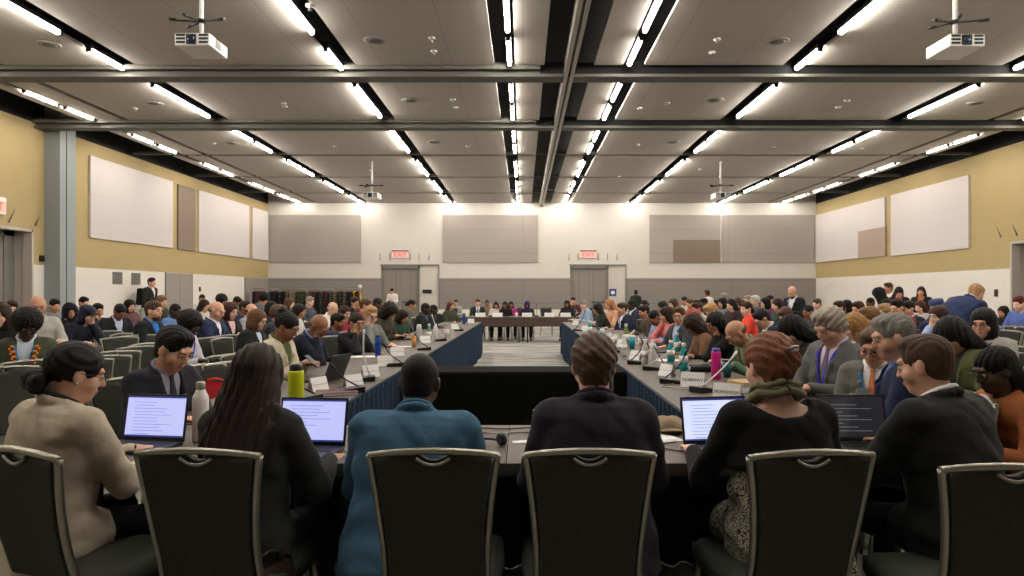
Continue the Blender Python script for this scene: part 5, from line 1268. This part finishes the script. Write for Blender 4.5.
def card(px, py, rz, text=None, label='', w=.175, h=.11, z=TZ, lab=None, pos=None):
    x, y, _ = pos or at(px, py, .75)
    t = empty('name_card', (x, y, z), R(rz)); tag(t, label, 'name card', 'white folded name cards')
    b = MB(); th = .0012; dx = .035
    for s_ in (-1, 1):
        vs = [(-w / 2, s_ * dx, 0), (w / 2, s_ * dx, 0), (w / 2, 0, h), (-w / 2, 0, h)]
        n = Vector((0, s_ * h, dx)).normalized() * th
        b.add(vs + [tuple(Vector(p) - n) for p in vs], [(0, 1, 2, 3), (7, 6, 5, 4), (0, 4, 5, 1), (1, 5, 6, 2), (2, 6, 7, 3), (3, 7, 4, 0)])
    b.build('card', M_paper, t)
    if text:
        me = text_mesh(text, .034 if len(text) < 7 else .030, .0004); me.materials.append(M_ink); o = link('lettering', me, t); al = math.atan2(h, dx)
        o.location = (0, -dx * .52 - .0016, h * .48 + .0006); o.rotation_euler = (al, 0, 0)
    else:
        b = MB(); rr = random.Random(int(px * 7 + py)); n = rr.randint(5, 8); tw = .016; al = math.atan2(h, dx)
        M = Matrix.Translation((0, -dx * .52 - .0016, h * .48 + .0006)) @ Matrix.Rotation(al, 4, 'X')
        b.box(-.075, .075, -.001, .001, 0, .0003, 0, M); 
        o = b.build('printed_line', M_ink, t)
    return t
card(693, 387, -28, 'NORWAY', 'white folded card reading NORWAY beside the microphone, right table')
card(727, 400, -28, 'MONGOLIA', 'white folded country card nearest the olive scarf, right table')
cl_ = [(318, 391, 60, 'small white card beside the lime bottle, left table'), (353, 388, 50, 'tilted white card on black microphone base, left table'), (370, 377, 42, 'white card just above the blue-suited head, left table'),
       (385, 366, 25, 'white card left of a black microphone base, left table'), (397, 356, 22, 'white card next to the blue bottle, left table'), (425, 343, 20, 'white card behind the amber drink, left table'),
       (455, 329, 15, 'white card near the far end of left table'), (471, 323, 8, 'white card nearest the left end of the head table'),
       (667, 376, -60, 'slim white card seen edge-on, right table beside teal bottle'), (636, 360, -55, 'white card by the white bottle pair, right table'), (585, 331, -50, 'leaning white card near the far right corner'),
       (622, 347, -55, 'white card behind the green bottle, right table'), (600, 338, -50, 'white card in the middle of clutter, far right table'), (576, 325, -40, 'white card at far end of right table')]
for px, py, rz, l in cl_: card(px, py, rz, None, l, w=.15, h=.10)
card(0, 0, 0, None, 'white card standing near the table seam beside the charcoal jacket', pos=((533 - VX) * 3.4 / F + .03, 3.40, 0), w=.06, h=.12)
for k, (x, l) in enumerate(((-1.25, 'before the grey-black suit'), (-.75, 'before the pale top'), (.12, 'before the violet headscarf'), (.78, 'right of the violet headscarf'), (1.25, 'at the right end'))):
    card(0, k, 0, None, 'white card on the head table ' + l, pos=(x, 20.05, 0), w=.3, h=.12)
def bottle(px, py, h, r, m, label, capm=None, neck=.5, shape='flask', pos=None, cat='bottle', z=TZ):
    x, y, _ = pos or at(px, py, .75)
    t = empty('bottle', (x, y, z)); tag(t, label, cat, 'drinks bottles')
    b = MB()
    if shape == 'flask': pr = [(r * .9, 0), (r, .006), (r, h * .70), (r * .92, h * .76), (r * .62, h * .84), (r * .5, h * .88)]
    elif shape == 'sport': pr = [(r * .92, 0), (r, .006), (r, h * .86), (r * .95, h * .89), (r * .7, h * .9)]
    else: pr = [(r * .8, 0), (r, .006), (r * .96, h * .3), (r, h * .62), (r * .45, h * .84), (r * .38, h * .9)]
    b.lathe(pr, 20); b.build('body', m, t)
    b = MB(); b.lathe([(r * .52, h * .87), (r * .56, h * .88), (r * .56, h * .985), (r * .48, h), (0, h)] if shape != 'sport' else [(r * .8, h * .89), (r * .82, h * .9), (r * .82, h * .98), (r * .6, h), (0, h)], 16); b.build('cap', capm or M_plastic, t)
    if shape == 'pet':
        b = MB(); b.lathe([(r * 1.01, h * .3), (r * 1.01, h * .55)], 20); b.build('label', M_paper, t)
    return t
bottle(0, 0, .28, .037, mat('bottle_white', (222, 218, 216), .35), 'white insulated bottle with steel cap between two laptops', M_rail, pos=(-1.52, 3.22, 0))
bottle(0, 0, .335, .040, mat('bottle_lime', (196, 206, 20), .4), 'tall lime yellow bottle behind the lit laptop', M_plastic, shape='sport', pos=(-1.17, 3.52, 0))
bottle(378, 357, .24, .034, mat('bottle_blue', (24, 70, 150), .35), 'deep blue bottle on the left table before the grey sweater', shape='sport')
bottle(429, 341, .25, .036, mat('bottle_seagreen', (96, 150, 120), .25), 'sea green bottle on the left table', shape='pet', capm=M_wplastic)
bottle(435.5, 341, .25, .034, mat('bottle_white', (222, 218, 216), .35), 'white bottle beside the sea green one, left table', M_wplastic)
bottle(419, 341, .24, .040, mat('bottle_frost', (190, 196, 188), .3), 'frosted pale bottle left of the sea green bottle', M_wplastic, shape='sport')
bottle(464, 324, .24, .036, mat('bottle_blue', (24, 70, 150), .35), 'small blue bottle near far end of left table', shape='sport')
bottle(671, 362, .22, .038, mat('bottle_teal', (30, 150, 150), .3), 'teal bottle with white cap, the farther of two, right table', M_wplastic, shape='pet')
bottle(683.5, 371, .25, .036, mat('bottle_teal', (30, 150, 150), .3), 'teal bottle with white cap directly above the NORWAY card', M_wplastic, shape='pet')
bottle(716, 379, .25, .039, mat('bottle_magenta', (200, 30, 130), .35), 'magenta bottle with violet top, right table', mat('cap_violet', (70, 60, 160), .4), shape='sport')
bottle(626, 347, .30, .036, mat('bottle_olive', (120, 140, 84), .3), 'tall olive green bottle by the slumped blue shirt', M_wplastic, shape='pet')
bottle(653, 361, .22, .034, mat('bottle_white', (222, 218, 216), .35), 'white bottle on right table left of the teal bottle', M_wplastic)
bottle(645, 365, .25, .034, mat('bottle_milky', (205, 205, 198), .3), 'milky bottle standing on black microphone base, right table', M_wplastic, shape='pet')
bottle(624, 356, .23, .032, mat('bottle_white', (222, 218, 216), .35), 'white bottle in front of the olive green one, right table', M_wplastic, shape='pet')
bottle(590, 335, .24, .036, mat('bottle_teal', (30, 150, 150), .3), 'teal bottle toward far end of right table', M_wplastic, shape='pet')
bottle(0, 0, .24, .036, mat('bottle_teal', (30, 150, 150), .3), 'aqua bottle beside the older man in grey suit', M_wplastic, shape='pet', pos=(1.78, 7.9, 0))
def cup(px, py, h, r, m, label, lid=None, pos=None):
    x, y, _ = pos or at(px, py, .75); t = empty('cup', (x, y, TZ)); tag(t, label, 'cup', 'drinking cups')
    b = MB(); b.lathe([(r * .75, 0), (r, h), (r * .93, h), (r * .7, .006), (0, .006)], 18); b.build('body', m, t)
    b = MB(); b.lathe([(r * 1.05, h), (r * 1.05, h + .008), (r * .85, h + .016), (0, h + .014)], 18); b.build('lid', lid or M_wplastic, t)
cup(632, 349, .15, .042, mat('cup_teal', (20, 140, 160), .3), 'bright teal tumbler beside the olive green bottle')
cup(727, 377, .13, .042, mat('cup_dark_teal', (22, 98, 104), .3), 'dark teal tumbler with black base, right table', M_plastic)
cup(641, 345, .10, .04, M_wplastic, 'white paper cup before the slumped blue shirt')
cup(609, 341, .10, .04, M_wplastic, 'white paper cup on the right table, toward far end')
cup(616, 343, .10, .04, M_wplastic, 'second white paper cup nearer the olive green bottle')
cup(447, 336, .09, .04, M_wplastic, 'white cup past the white bottle, left table')
cup(414, 347, .12, .032, mat('amber_drink', (196, 140, 60), .2), 'amber drink in a short glass, left table', mat('amber_drink', (196, 140, 60), .2))
cup(487, 0, .1, .04, M_wplastic, 'white cup on head table left half', pos=(-.2, 20.15, 0))
cup(602, 336, .1, .04, mat('cup_aqua', (130, 196, 200), .4), 'pale aqua cup at the far right table')
def mic(px, py, rz, label, neck=M_blackmetal, L=.36, tilt=.5, dirx=1, pos=None, box=(.13, .17)):
    x, y, _ = pos or at(px, py, .75)
    t = empty('conference_microphone', (x, y, TZ), R(rz)); tag(t, label, 'microphone', 'gooseneck conference microphones')
    b = MB(); w, l = box
    vs = [(-w / 2, -l / 2, 0), (w / 2, -l / 2, 0), (w / 2, l / 2, 0), (-w / 2, l / 2, 0), (-w / 2, -l / 2, .022), (w / 2, -l / 2, .022), (w / 2, l / 2, .042), (-w / 2, l / 2, .042)]
    b.add(vs, [(3, 2, 1, 0), (4, 5, 6, 7), (0, 1, 5, 4), (1, 2, 6, 5), (2, 3, 7, 6), (3, 0, 4, 7)]); b.build('base', M_plastic, t, .004)
    b = MB(); b.box(-.02, .02, -.06, -.03, .024, .031); b.lathe([(.022, .03), (.022, .034)], 12, (.04, .02, 0)); b.build('button', mat('button_grey', (120, 120, 118), .5), t)
    pts = [(0, .05, .035)]
    for k in range(1, 9):
        u = k / 8; pts.append((0, .05 - L * math.sin(tilt) * u - .05 * math.sin(u * PI) * .5, .035 + L * math.cos(tilt) * u))
    b = MB(); b.tube(pts, .0055, 8); b.build('gooseneck', neck, t)
    p1, p0 = Vector(pts[-1]), Vector(pts[-2]); dd = (p1 - p0).normalized(); b = MB(); b.tube([p1 - dd * .005, p1, p1 + dd * .035, p1 + dd * .04], [.006, .010, .010, .005], 10); b.build('mic_head', neck, t)
mw = M_wplastic
mic(0, 0, 122, 'microphone with a long white neck beside the NORWAY card', mw, .40, 1.02, pos=(1.30, 4.85, 0), box=(.12, .22))
mic(352, 392, -70, 'black microphone under the tilted white card, left table', M_blackmetal, .22, .9)
mic(364, 381, -75, 'microphone with white neck left of the blue-suited head', mw, .34, .15)
mic(396, 366, -80, 'black microphone nearest the black-haired blue-suited head, left table', M_blackmetal, .2, .8)
mic(424, 350, -80, 'black microphone beside the amber drink, left table', M_blackmetal, .2, .8)
mic(441, 341, -85, 'microphone with raised white neck, by the white bottle, left table', mw, .36, .5)
mic(459, 331, -85, 'black microphone toward far end of the left table')
mic(308, 400, -60, 'black microphone by the lime bottle, near end of left table', M_blackmetal, .42, 1.0)
mic(671, 383, 75, 'black microphone beside the edge-on white card, right table', M_blackmetal, .24, .7)
mic(652, 370, 80, 'microphone with pale neck by the milky bottle, right table', mw, .34, .95)
mic(636, 364, 80, 'black microphone by the white bottle pair, right table', M_blackmetal, .2, .6)
mic(613, 352, 80, 'microphone with pale neck before the slumped blue shirt', mw, .34, .95)
mic(596, 341, 80, 'black microphone in the far clutter, right table')
mic(578, 331, 80, 'black microphone at the far end of right table')
for k, (x, l) in enumerate(((-.95, 'left half'), (.4, 'right half'), (1.5, 'right end'))): mic(0, 0, 180, 'microphone on head table, ' + l, mw if k == 0 else M_blackmetal, pos=(x, 20.15, 0))
# speaker bar, notebooks, papers, cap, cables
t = empty('speaker_bar', (*at(708, 372, .75)[:2], TZ)); t.rotation_euler.z = R(8); tag(t, 'black cylinder speaker lying on right table behind the magenta bottle', 'speaker')
b = MB(); b.tube([(-.17, 0, .036), (-.165, 0, .036), (.165, 0, .036), (.17, 0, .036)], [.030, .036, .036, .030], 16); b.build('body', M_plastic, t)
b = MB(); b.tube([(-.172, 0, .036), (-.169, 0, .036)], .018, 12); b.build('end_cap', M_wplastic, t)
def book(x, y, rz, w, d, th, m, label, pages=True, name='notebook', cat='notebook'):
    t = empty(name, (x, y, TZ), R(rz)); tag(t, label, cat); b = MB(); b.box(-w / 2, w / 2, -d / 2, d / 2, 0, .002); b.box(-w / 2, w / 2, -d / 2, d / 2, th - .002, th); b.box(-w / 2, -w / 2 + .003, -d / 2, d / 2, 0, th); b.build('cover', m, t)
    b = MB(); b.box(-w / 2 + .003, w / 2 - .004, -d / 2 + .004, d / 2 - .004, .002, th - .002); b.build('pages', M_paper, t)
book(*at(745, 385, .75)[:2], 15, .17, .23, .03, mat('notebook_tan', (190, 160, 110), .7), 'tan notebook beside the olive scarf, right table')
book(*at(748, 394, .75)[:2], 10, .2, .24, .025, mat('notebook_grey', (90, 90, 92), .6), 'grey folder in front of the tan notebook, right table')
book(*at(337, 394, .75)[:2], -70, .2, .27, .02, mat('notebook_plum', (90, 50, 50), .6), 'plum folder on the left table by the cream blazer')
def paper(x, y, rz, label, w=.21, l=.29):
    b = MB(); b.sheet(lambda u, v: ((u - .5) * w, (v - .5) * l, .0005 + .003 * math.sin(u * 3) * v), 4, 4, 0, True, (0, 0, .0006)); o = b.build('paper_sheet', M_paper); o.location = (x, y, TZ); o.rotation_euler.z = R(rz); tag(o, label, 'paper', 'loose paper sheets')
paper(-1.75, 7.5, -80, 'white sheet under the hands of the chin-resting woman, left table')
paper(-1.6, 8.9, -85, 'white sheet before the sandy-haired person'); paper(1.5, 7.1, 85, 'white sheet by the woman leaning on her hand, right table')
paper(1.3, 10.6, 80, 'white sheet by the slumped blue shirt'); paper(.62, 3.33, 20, 'white sheet left of the bright white laptop, near table')
paper(.03, 3.2, 4, 'white pamphlet strip on the near table by the seam', .16, .05)
# beige cap
t = empty('cloth_sunhat', (*at(668, 431, .75)[:2], TZ)); tag(t, 'beige folded cap on near table left of the bright laptop', 'cap')
b = MB(); b.sheet(lambda u, v: (.10 * math.cos(2 * PI * u) * math.cos(v * 1.45), .075 * math.sin(2 * PI * u) * math.cos(v * 1.45), .001 + .075 * math.sin(v * 1.45) + .008 * math.sin(6 * PI * u) * v * (1 - v) * 4), 28, 8, 0, True); b.build('crown', cloth_mat((152, 134, 108)), t)
b = MB(); b.sheet(lambda u, v: ((u - .5) * .15, -.06 - .07 * v * (1 - (2 * u - 1) ** 2) , .006 + .018 * (1 - (2 * u - 1) ** 2)), 12, 5, 0, True, (0, 0, .003)); b.build('brim', cloth_mat((140, 122, 98)), t)
# headset near the seam
t = empty('headset', (-.17, 3.10, TZ), R(30)); tag(t, 'black headset lying by the blue sleeve on the near table', 'headset')
b = MB(); b.tube([(.075 * math.cos(a), .085 * math.sin(a), .02 + .0 * a) for a in [PI * k / 14 for k in range(15)]], .006, 8); b.build('headband', M_plastic, t)
for sx in (-1, 1):
    b = MB(); b.tube([(sx * .062, -.01, .03), (sx * .07, -.01, .03), (sx * .09, -.01, .03), (sx * .094, -.01, .03)], [.024, .030, .030, .022], 14); b.build('ear_cup', M_plastic, t)
def cable(pts, m, label, r=.003, z=TZ):
    P_ = [Vector((*p, z + r + (p[2] if len(p) > 2 else 0))) if len(p) == 2 else Vector((p[0], p[1], z + r + p[2])) for p in pts]; out = []
    for i in range(len(P_) - 1):
        a, b_, c_, d_ = P_[max(i - 1, 0)], P_[i], P_[i + 1], P_[min(i + 2, len(P_) - 1)]
        for k in range(8):
            u = k / 8; out.append(.5 * ((2 * b_) + (c_ - a) * u + (2 * a - 5 * b_ + 4 * c_ - d_) * u * u + (3 * b_ - a - 3 * c_ + d_) * u ** 3))
    out.append(P_[-1]); b = MB(); b.tube(out, r, 6); o = b.build('cable', m); tag(o, label, 'cable', 'cables on the tables')
mg = mat('cable_grey', (150, 146, 140), .5)
cable([(-.55, 3.5), (-.35, 3.56), (-.1, 3.5), (.1, 3.55), (.3, 3.48)], M_plastic, 'thin black cable along the back of near table')
cable([(-.5, 3.4), (-.3, 3.44), (-.12, 3.38), (.02, 3.42), (.25, 3.36)], mg, 'thin grey cable along the back of near table')
cable([(.72, 3.2), (.62, 3.12), (.68, 3.02), (.86, 3.0), (.9, 3.1)], M_plastic, 'black cable looping left of the bright white laptop')
cable([(1.16, 4.75), (1.06, 4.5), (1.15, 4.2), (1.05, 4.0), (1.2, 3.8)], mg, 'grey cable trailing from the NORWAY microphone')
cable([(1.2, 6.0), (1.08, 5.6), (1.18, 5.3), (1.04, 5.1), (1.2, 4.9)], mg, 'grey cable along the right table edge')
cable([(-1.35, 5.6), (-1.22, 5.3), (-1.35, 5.0), (-1.25, 4.6), (-1.4, 4.2)], M_plastic, 'black cable by the tilted card, left table')
cable([(1.25, 8.6), (1.06, 8.2), (1.16, 7.6), (1.05, 7.2), (1.2, 6.8)], M_plastic, 'black cable farther along the right table')
# bags
def handbag(x, y, z, rz, m, label, w=.3, h=.26, d=.13, name='handbag', st=.5):
    t = empty(name, (x, y, z), R(rz)); tag(t, label, 'bag'); b = MB()
    def S(u, v):
        a = 2 * PI * u; k = 1 - .35 * v ** 2; return (w / 2 * np.sign(math.cos(a)) * abs(math.cos(a)) ** .5 * (1 - .1 * v), d / 2 * np.sign(math.sin(a)) * abs(math.sin(a)) ** .6 * k, h * v + .006 * math.sin(9 * u * PI))
    b.sheet(S, 32, 8, 0, True); b.box(-w * .4, w * .4, -d * .25, d * .25, 0.0, .01); b.box(-w * .42, w * .42, -d * .3, d * .3, h * .94, h * .96); b.build('body', m, t)
    b = MB(); b.tube([(-w * .25, 0, h * .9), (-w * .22, 0, h * (1 + st * .7)), (0, 0, h * (1 + st)), (w * .22, 0, h * (1 + st * .7)), (w * .25, 0, h * .9)], .008, 6); b.build('strap', m, t)
handbag(-2.13, 4.75, .485, -20, mat('bag_red', (205, 28, 44), .6), 'bright red bag on a chair between the dark suit man and long-haired woman', name='tote_bag', w=.34, h=.33, st=.12)
handbag(-.90, 2.42, .40, 60, mat('bag_bronze', (58, 42, 34), .28, .4), 'shiny bronze-brown bag on the seat beside the very long-haired woman', w=.2, h=.09, d=.1)

# ------------------------------------------------------------------ audience tables, empty chairs, coat racks
t = put(make_table(1.83, .46), -3.95, 5.15, PI / 2 - .1, 'narrow grey table before the woman with bead necklace', group='audience tables')
t = put(make_table(1.83, .46), -5.75, 9.5, PI / 2 - .05, 'narrow grey table before the black headscarf, left rows', group='audience tables')
t = put(make_table(1.83, .46), 3.15, 7.4, PI / 2, 'narrow grey table among the right rows', group='audience tables')
card(0, 3, 60, None, 'white card on audience table by the black headscarf', pos=(-5.7, 9.3, 0), w=.3, h=.14)
t = put(make_table(1.83, .6), -9.0, 18.9, 0, 'white-topped work table by the left wall holding a laptop', group='audience tables')
laptop(-9.15, 18.8, PI, 'black laptop of the white-shirted man by the left wall', M_screen, W=.36)
EC = [(58, 331, 9.0, -100), (107, 327, 9.3, -104), (121, 337.5, 8.0, -102), (142, 335.5, 8.45, -102), (117, 351, 6.05, -104), (141, 348, 6.6, -104), (36, 361, 5.25, -128), (4, 367, 4.75, -128),
      (210, 337.5, 7.9, -104), (230, 336, 8.4, -102), (232, 354, 5.75, -100), (201, 367, 4.9, -100), (138, 325, 11.1, -104), (229, 363, 5.1, -96), (105, 355, 5.6, -106), (84, 357, 5.3, -110)]
wl = ['left of the two black-clad women', 'in front of the open black suit', 'beyond the dark suit man, farther left one', 'beyond the dark suit man, farther right one', 'just left of the dark suit man\'s head', 'directly behind the dark suit man\'s head',
      'beside the woman with bead necklace', 'at the extreme left edge', 'in front of the balding navy suit, left one', 'in front of the balding navy suit, right one', 'left of the cream blazer, upper one', 'holding the red bag', 'far back beside the bearded man',
      'left of the cream blazer, lower one', 'behind the bun of the beige blazer woman, right', 'behind the bun of the beige blazer woman, left']
for (px, py, d, a), l in zip(EC, wl):
    x = (px - VX) * d / F; fx, fy = -math.sin(R(a)), math.cos(R(a))
    a = a - 22 if a > -120 else a; fx, fy = -math.sin(R(a)), math.cos(R(a))
    chair(x + fx * .28, d + fy * .28, R(a), 'empty grey banquet chair ' + l, 'empty audience chairs')
for k in range(9): chair(-3.3 + k * .82, 23.6, PI, 'empty banquet chair facing camera in row behind head table, %s from left' % nums[k].replace('nearest', 'first'), 'empty chairs behind the head table')
for k in range(9): chair(-3.6 + k * .9, 25.6, PI, 'empty banquet chair in the last row before back wall, %s from left' % nums[k].replace('nearest', 'first'), 'empty chairs near the back wall')
for k, (px, py, d) in enumerate(((925, 328, 9.6), (1010, 330, 9.4), (1001, 338, 7.7), (1018, 347, 6.6), (1016, 326, 10.6))):
    x = (px - VX) * d / F
    chair(x - .28, d, R(98), 'empty banquet chair on the right side, ' + ['below the navy bending man', 'near the right doorway', 'behind the light grey cardigan', 'at the right edge, nearest', 'at the right edge, farthest'][k], 'empty audience chairs')
# dark coat heaps over two chairs at right
def coat_heap(x, y, z, label):
    def S(u, v):
        a = 2 * PI * u; r = (1 - v ** 2.2); return (.30 * math.cos(a) * r + .02 * math.sin(7 * a), .22 * math.sin(a) * r + .02 * math.cos(5 * a), .20 * v ** .6 + .02 * math.sin(5 * a) * (1 - v))
    b = MB(); b.sheet(S, 36, 10, 0, True); o = b.build('folded_coat', cloth_mat((30, 30, 32))); o.location = (x, y, z); tag(o, label, 'coat')
coat_heap(6.75, 9.35, .49, 'black coat heaped on a chair near the right doorway')
# coat racks with coats
coat_cols = [(24, 24, 28), (40, 36, 34), (60, 54, 46), (20, 26, 40), (88, 74, 58), (30, 30, 30), (110, 98, 82), (46, 50, 58), (26, 22, 22), (70, 40, 36), (52, 60, 48), (150, 142, 130)]
cname = ['black', 'dark brown', 'khaki', 'navy', 'camel', 'jet black', 'beige', 'slate', 'black-brown', 'maroon', 'moss green', 'pale grey']
def coat_mesh():
    P_ = [loft((0, 0, 0), np.eye(3), [(-1.0, .25, .075, 0), (-.6, .22, .07, 0), (-.2, .20, .065, 0), (-.05, .17, .05, 0), (0, .06, .04, 0)], .02)]
    for sx in (-1, 1): P_.append(cap((sx * .17, 0, -.08), (sx * .24, .01, -.62), .055, .045, .03))
    return to_mesh('coat_body', polygonize(P_, .02, cloth_noise(.012)))
ME_COAT = coat_mesh()
b = MB(); b.tube([(0, 0, 0), (0, 0, .05), (.02, 0, .075), (0, 0, .1)], .004, 5); ME_HANG = b.mesh('hanger')
rn = random.Random(3)
for k in range(4):
    x0 = -10.9 + k * 1.1; L = 1.02; y = 27.6
    t = empty('coat_rack', (x0 + L / 2, y, 0)); tag(t, 'steel coat rack full of coats below left taupe panel, %s from left' % ['first', 'second', 'third', 'fourth'][k], 'coat rack', 'coat racks')
    b = MB(); b.tube([(-L / 2, 0, 1.62), (L / 2, 0, 1.62)], .015); b.build('hanging_rail', M_silver, t)
    for sx in (-1, 1):
        b = MB(); b.tube([(sx * L / 2, 0, 0.06), (sx * L / 2, 0, 1.62)], .015); b.tube([(sx * L / 2, -.25, .06), (sx * L / 2, .25, .06)], .015); b.build('upright', M_silver, t)
    for j in range(8):
        xx = x0 + .08 + j * (L - .16) / 7; ci = rn.randrange(12)
        if k == 3 and j == 6: ci = None
        o = link('coat', ME_COAT, None, (xx, y, 1.53), (0, 0, PI / 2 + rn.uniform(-.35, .35)))
        o.scale = (1, 1, rn.uniform(.6, 1.05))
        if not ME_COAT.materials: ME_COAT.materials.append(None)
        o.material_slots[0].link = 'OBJECT'; o.material_slots[0].material = cloth_mat(coat_cols[ci] if ci is not None else (204, 150, 40))
        if ci is None: o.rotation_euler.z = .2
        tag(o, ('%s coat hanging %s from left on the %s coat rack' % (cname[ci], nums[j].replace('nearest', 'first'), ['first', 'second', 'third', 'fourth'][k])) if ci is not None else 'mustard yellow coat hanging on the rightmost coat rack', 'coat', 'coats on the racks')
        hg = objm('hanger', ME_HANG, [M_silver], o)
# black equipment cases at right
for k, (x, y) in enumerate(((7.6, 24.5), (8.7, 24.3), (6.7, 25.2))):
    t = empty('equipment_case', (x, y, 0)); tag(t, 'black equipment case on castors below brown panel, %s one' % ['middle', 'right', 'left'][k], 'case', 'equipment cases'); b = MB(); b.box(-.5, .5, -.3, .3, .08, 1.2); b.build('body', M_plastic, t, .01)
    b = MB()
    for sx in (-.5, .5): b.box(sx - .012, sx + .012, -.31, .31, .08, 1.2)
    for z in (.5, 1.19): b.box(-.51, .51, -.31, .31, z, z + .015)
    b.build('metal_trim', M_silver, t)
    for sx in (-.4, .4):
        b = MB(); b.tube([(sx - .02, 0, .04), (sx + .02, 0, .04)], .04, 12); b.build('castor', M_plastic, t)

# white clothed tables at the back
for k, x in enumerate((-2.6, -.6, 1.4, 3.4)):
    t = empty('clothed_table', (x, 28.2, 0)); tag(t, 'white clothed table along the back wall, %s from left' % ['first', 'second', 'third', 'fourth'][k], 'table', 'white clothed tables')
    b = MB(); b.box(-.9, .9, -.3, .3, .735, .75); b.build('tabletop', M_lam, t)
    b = MB(); pleated(b, -.92, .92, -.33, .01, .757, amp=.012); pleated(b, -.33, .33, -.92, .01, .757, axis='y', amp=.01); pleated(b, -.33, .33, .92, .01, .757, axis='y', amp=.01); b.sheet(lambda u, v: (-.92 + 1.84 * u, -.33 + .66 * v, .757), 4, 2)
    b.build('tablecloth', mat('cloth_white', (226, 222, 214), .85), t)
    for sx in (-.8, .8):
        b = MB(); b.tube([(sx, 0, .735), (sx, 0, 0)], .02); b.build('leg', M_blackmetal, t)
EXPO = 0.0
cam = bpy.data.cameras.new('camera'); co = bpy.data.objects.new('camera', cam); COL.objects.link(co); SC.camera = co
co.location = (0, 0, CAMZ); co.rotation_euler = (PI / 2, 0, 0)
cam.sensor_width = 36; cam.lens = F / 1024 * 36; cam.shift_x = (512 - VX) / 1024; cam.shift_y = (VY - 288) / 1024; cam.clip_end = 100
w = bpy.data.worlds.new('world'); SC.world = w; w.use_nodes = True
w.node_tree.nodes['Background'].inputs[0].default_value = (.8, .82, .9, 1); w.node_tree.nodes['Background'].inputs[1].default_value = .02
SC.view_settings.view_transform = 'Standard'; SC.view_settings.look = 'None'; SC.view_settings.gamma = 1.0; SC.view_settings.use_curve_mapping = False
SC.view_settings.exposure = EXPO
SC.cycles.use_denoising = True
try: SC.cycles.denoiser = 'OPENIMAGEDENOISE'
except Exception: pass
SC.cycles.max_bounces = 6; SC.cycles.diffuse_bounces = 4; SC.cycles.glossy_bounces = 2; SC.cycles.use_light_tree = True
SC.cycles.caustics_reflective = False; SC.cycles.caustics_refractive = False
SC.cycles.sample_clamp_indirect = 4
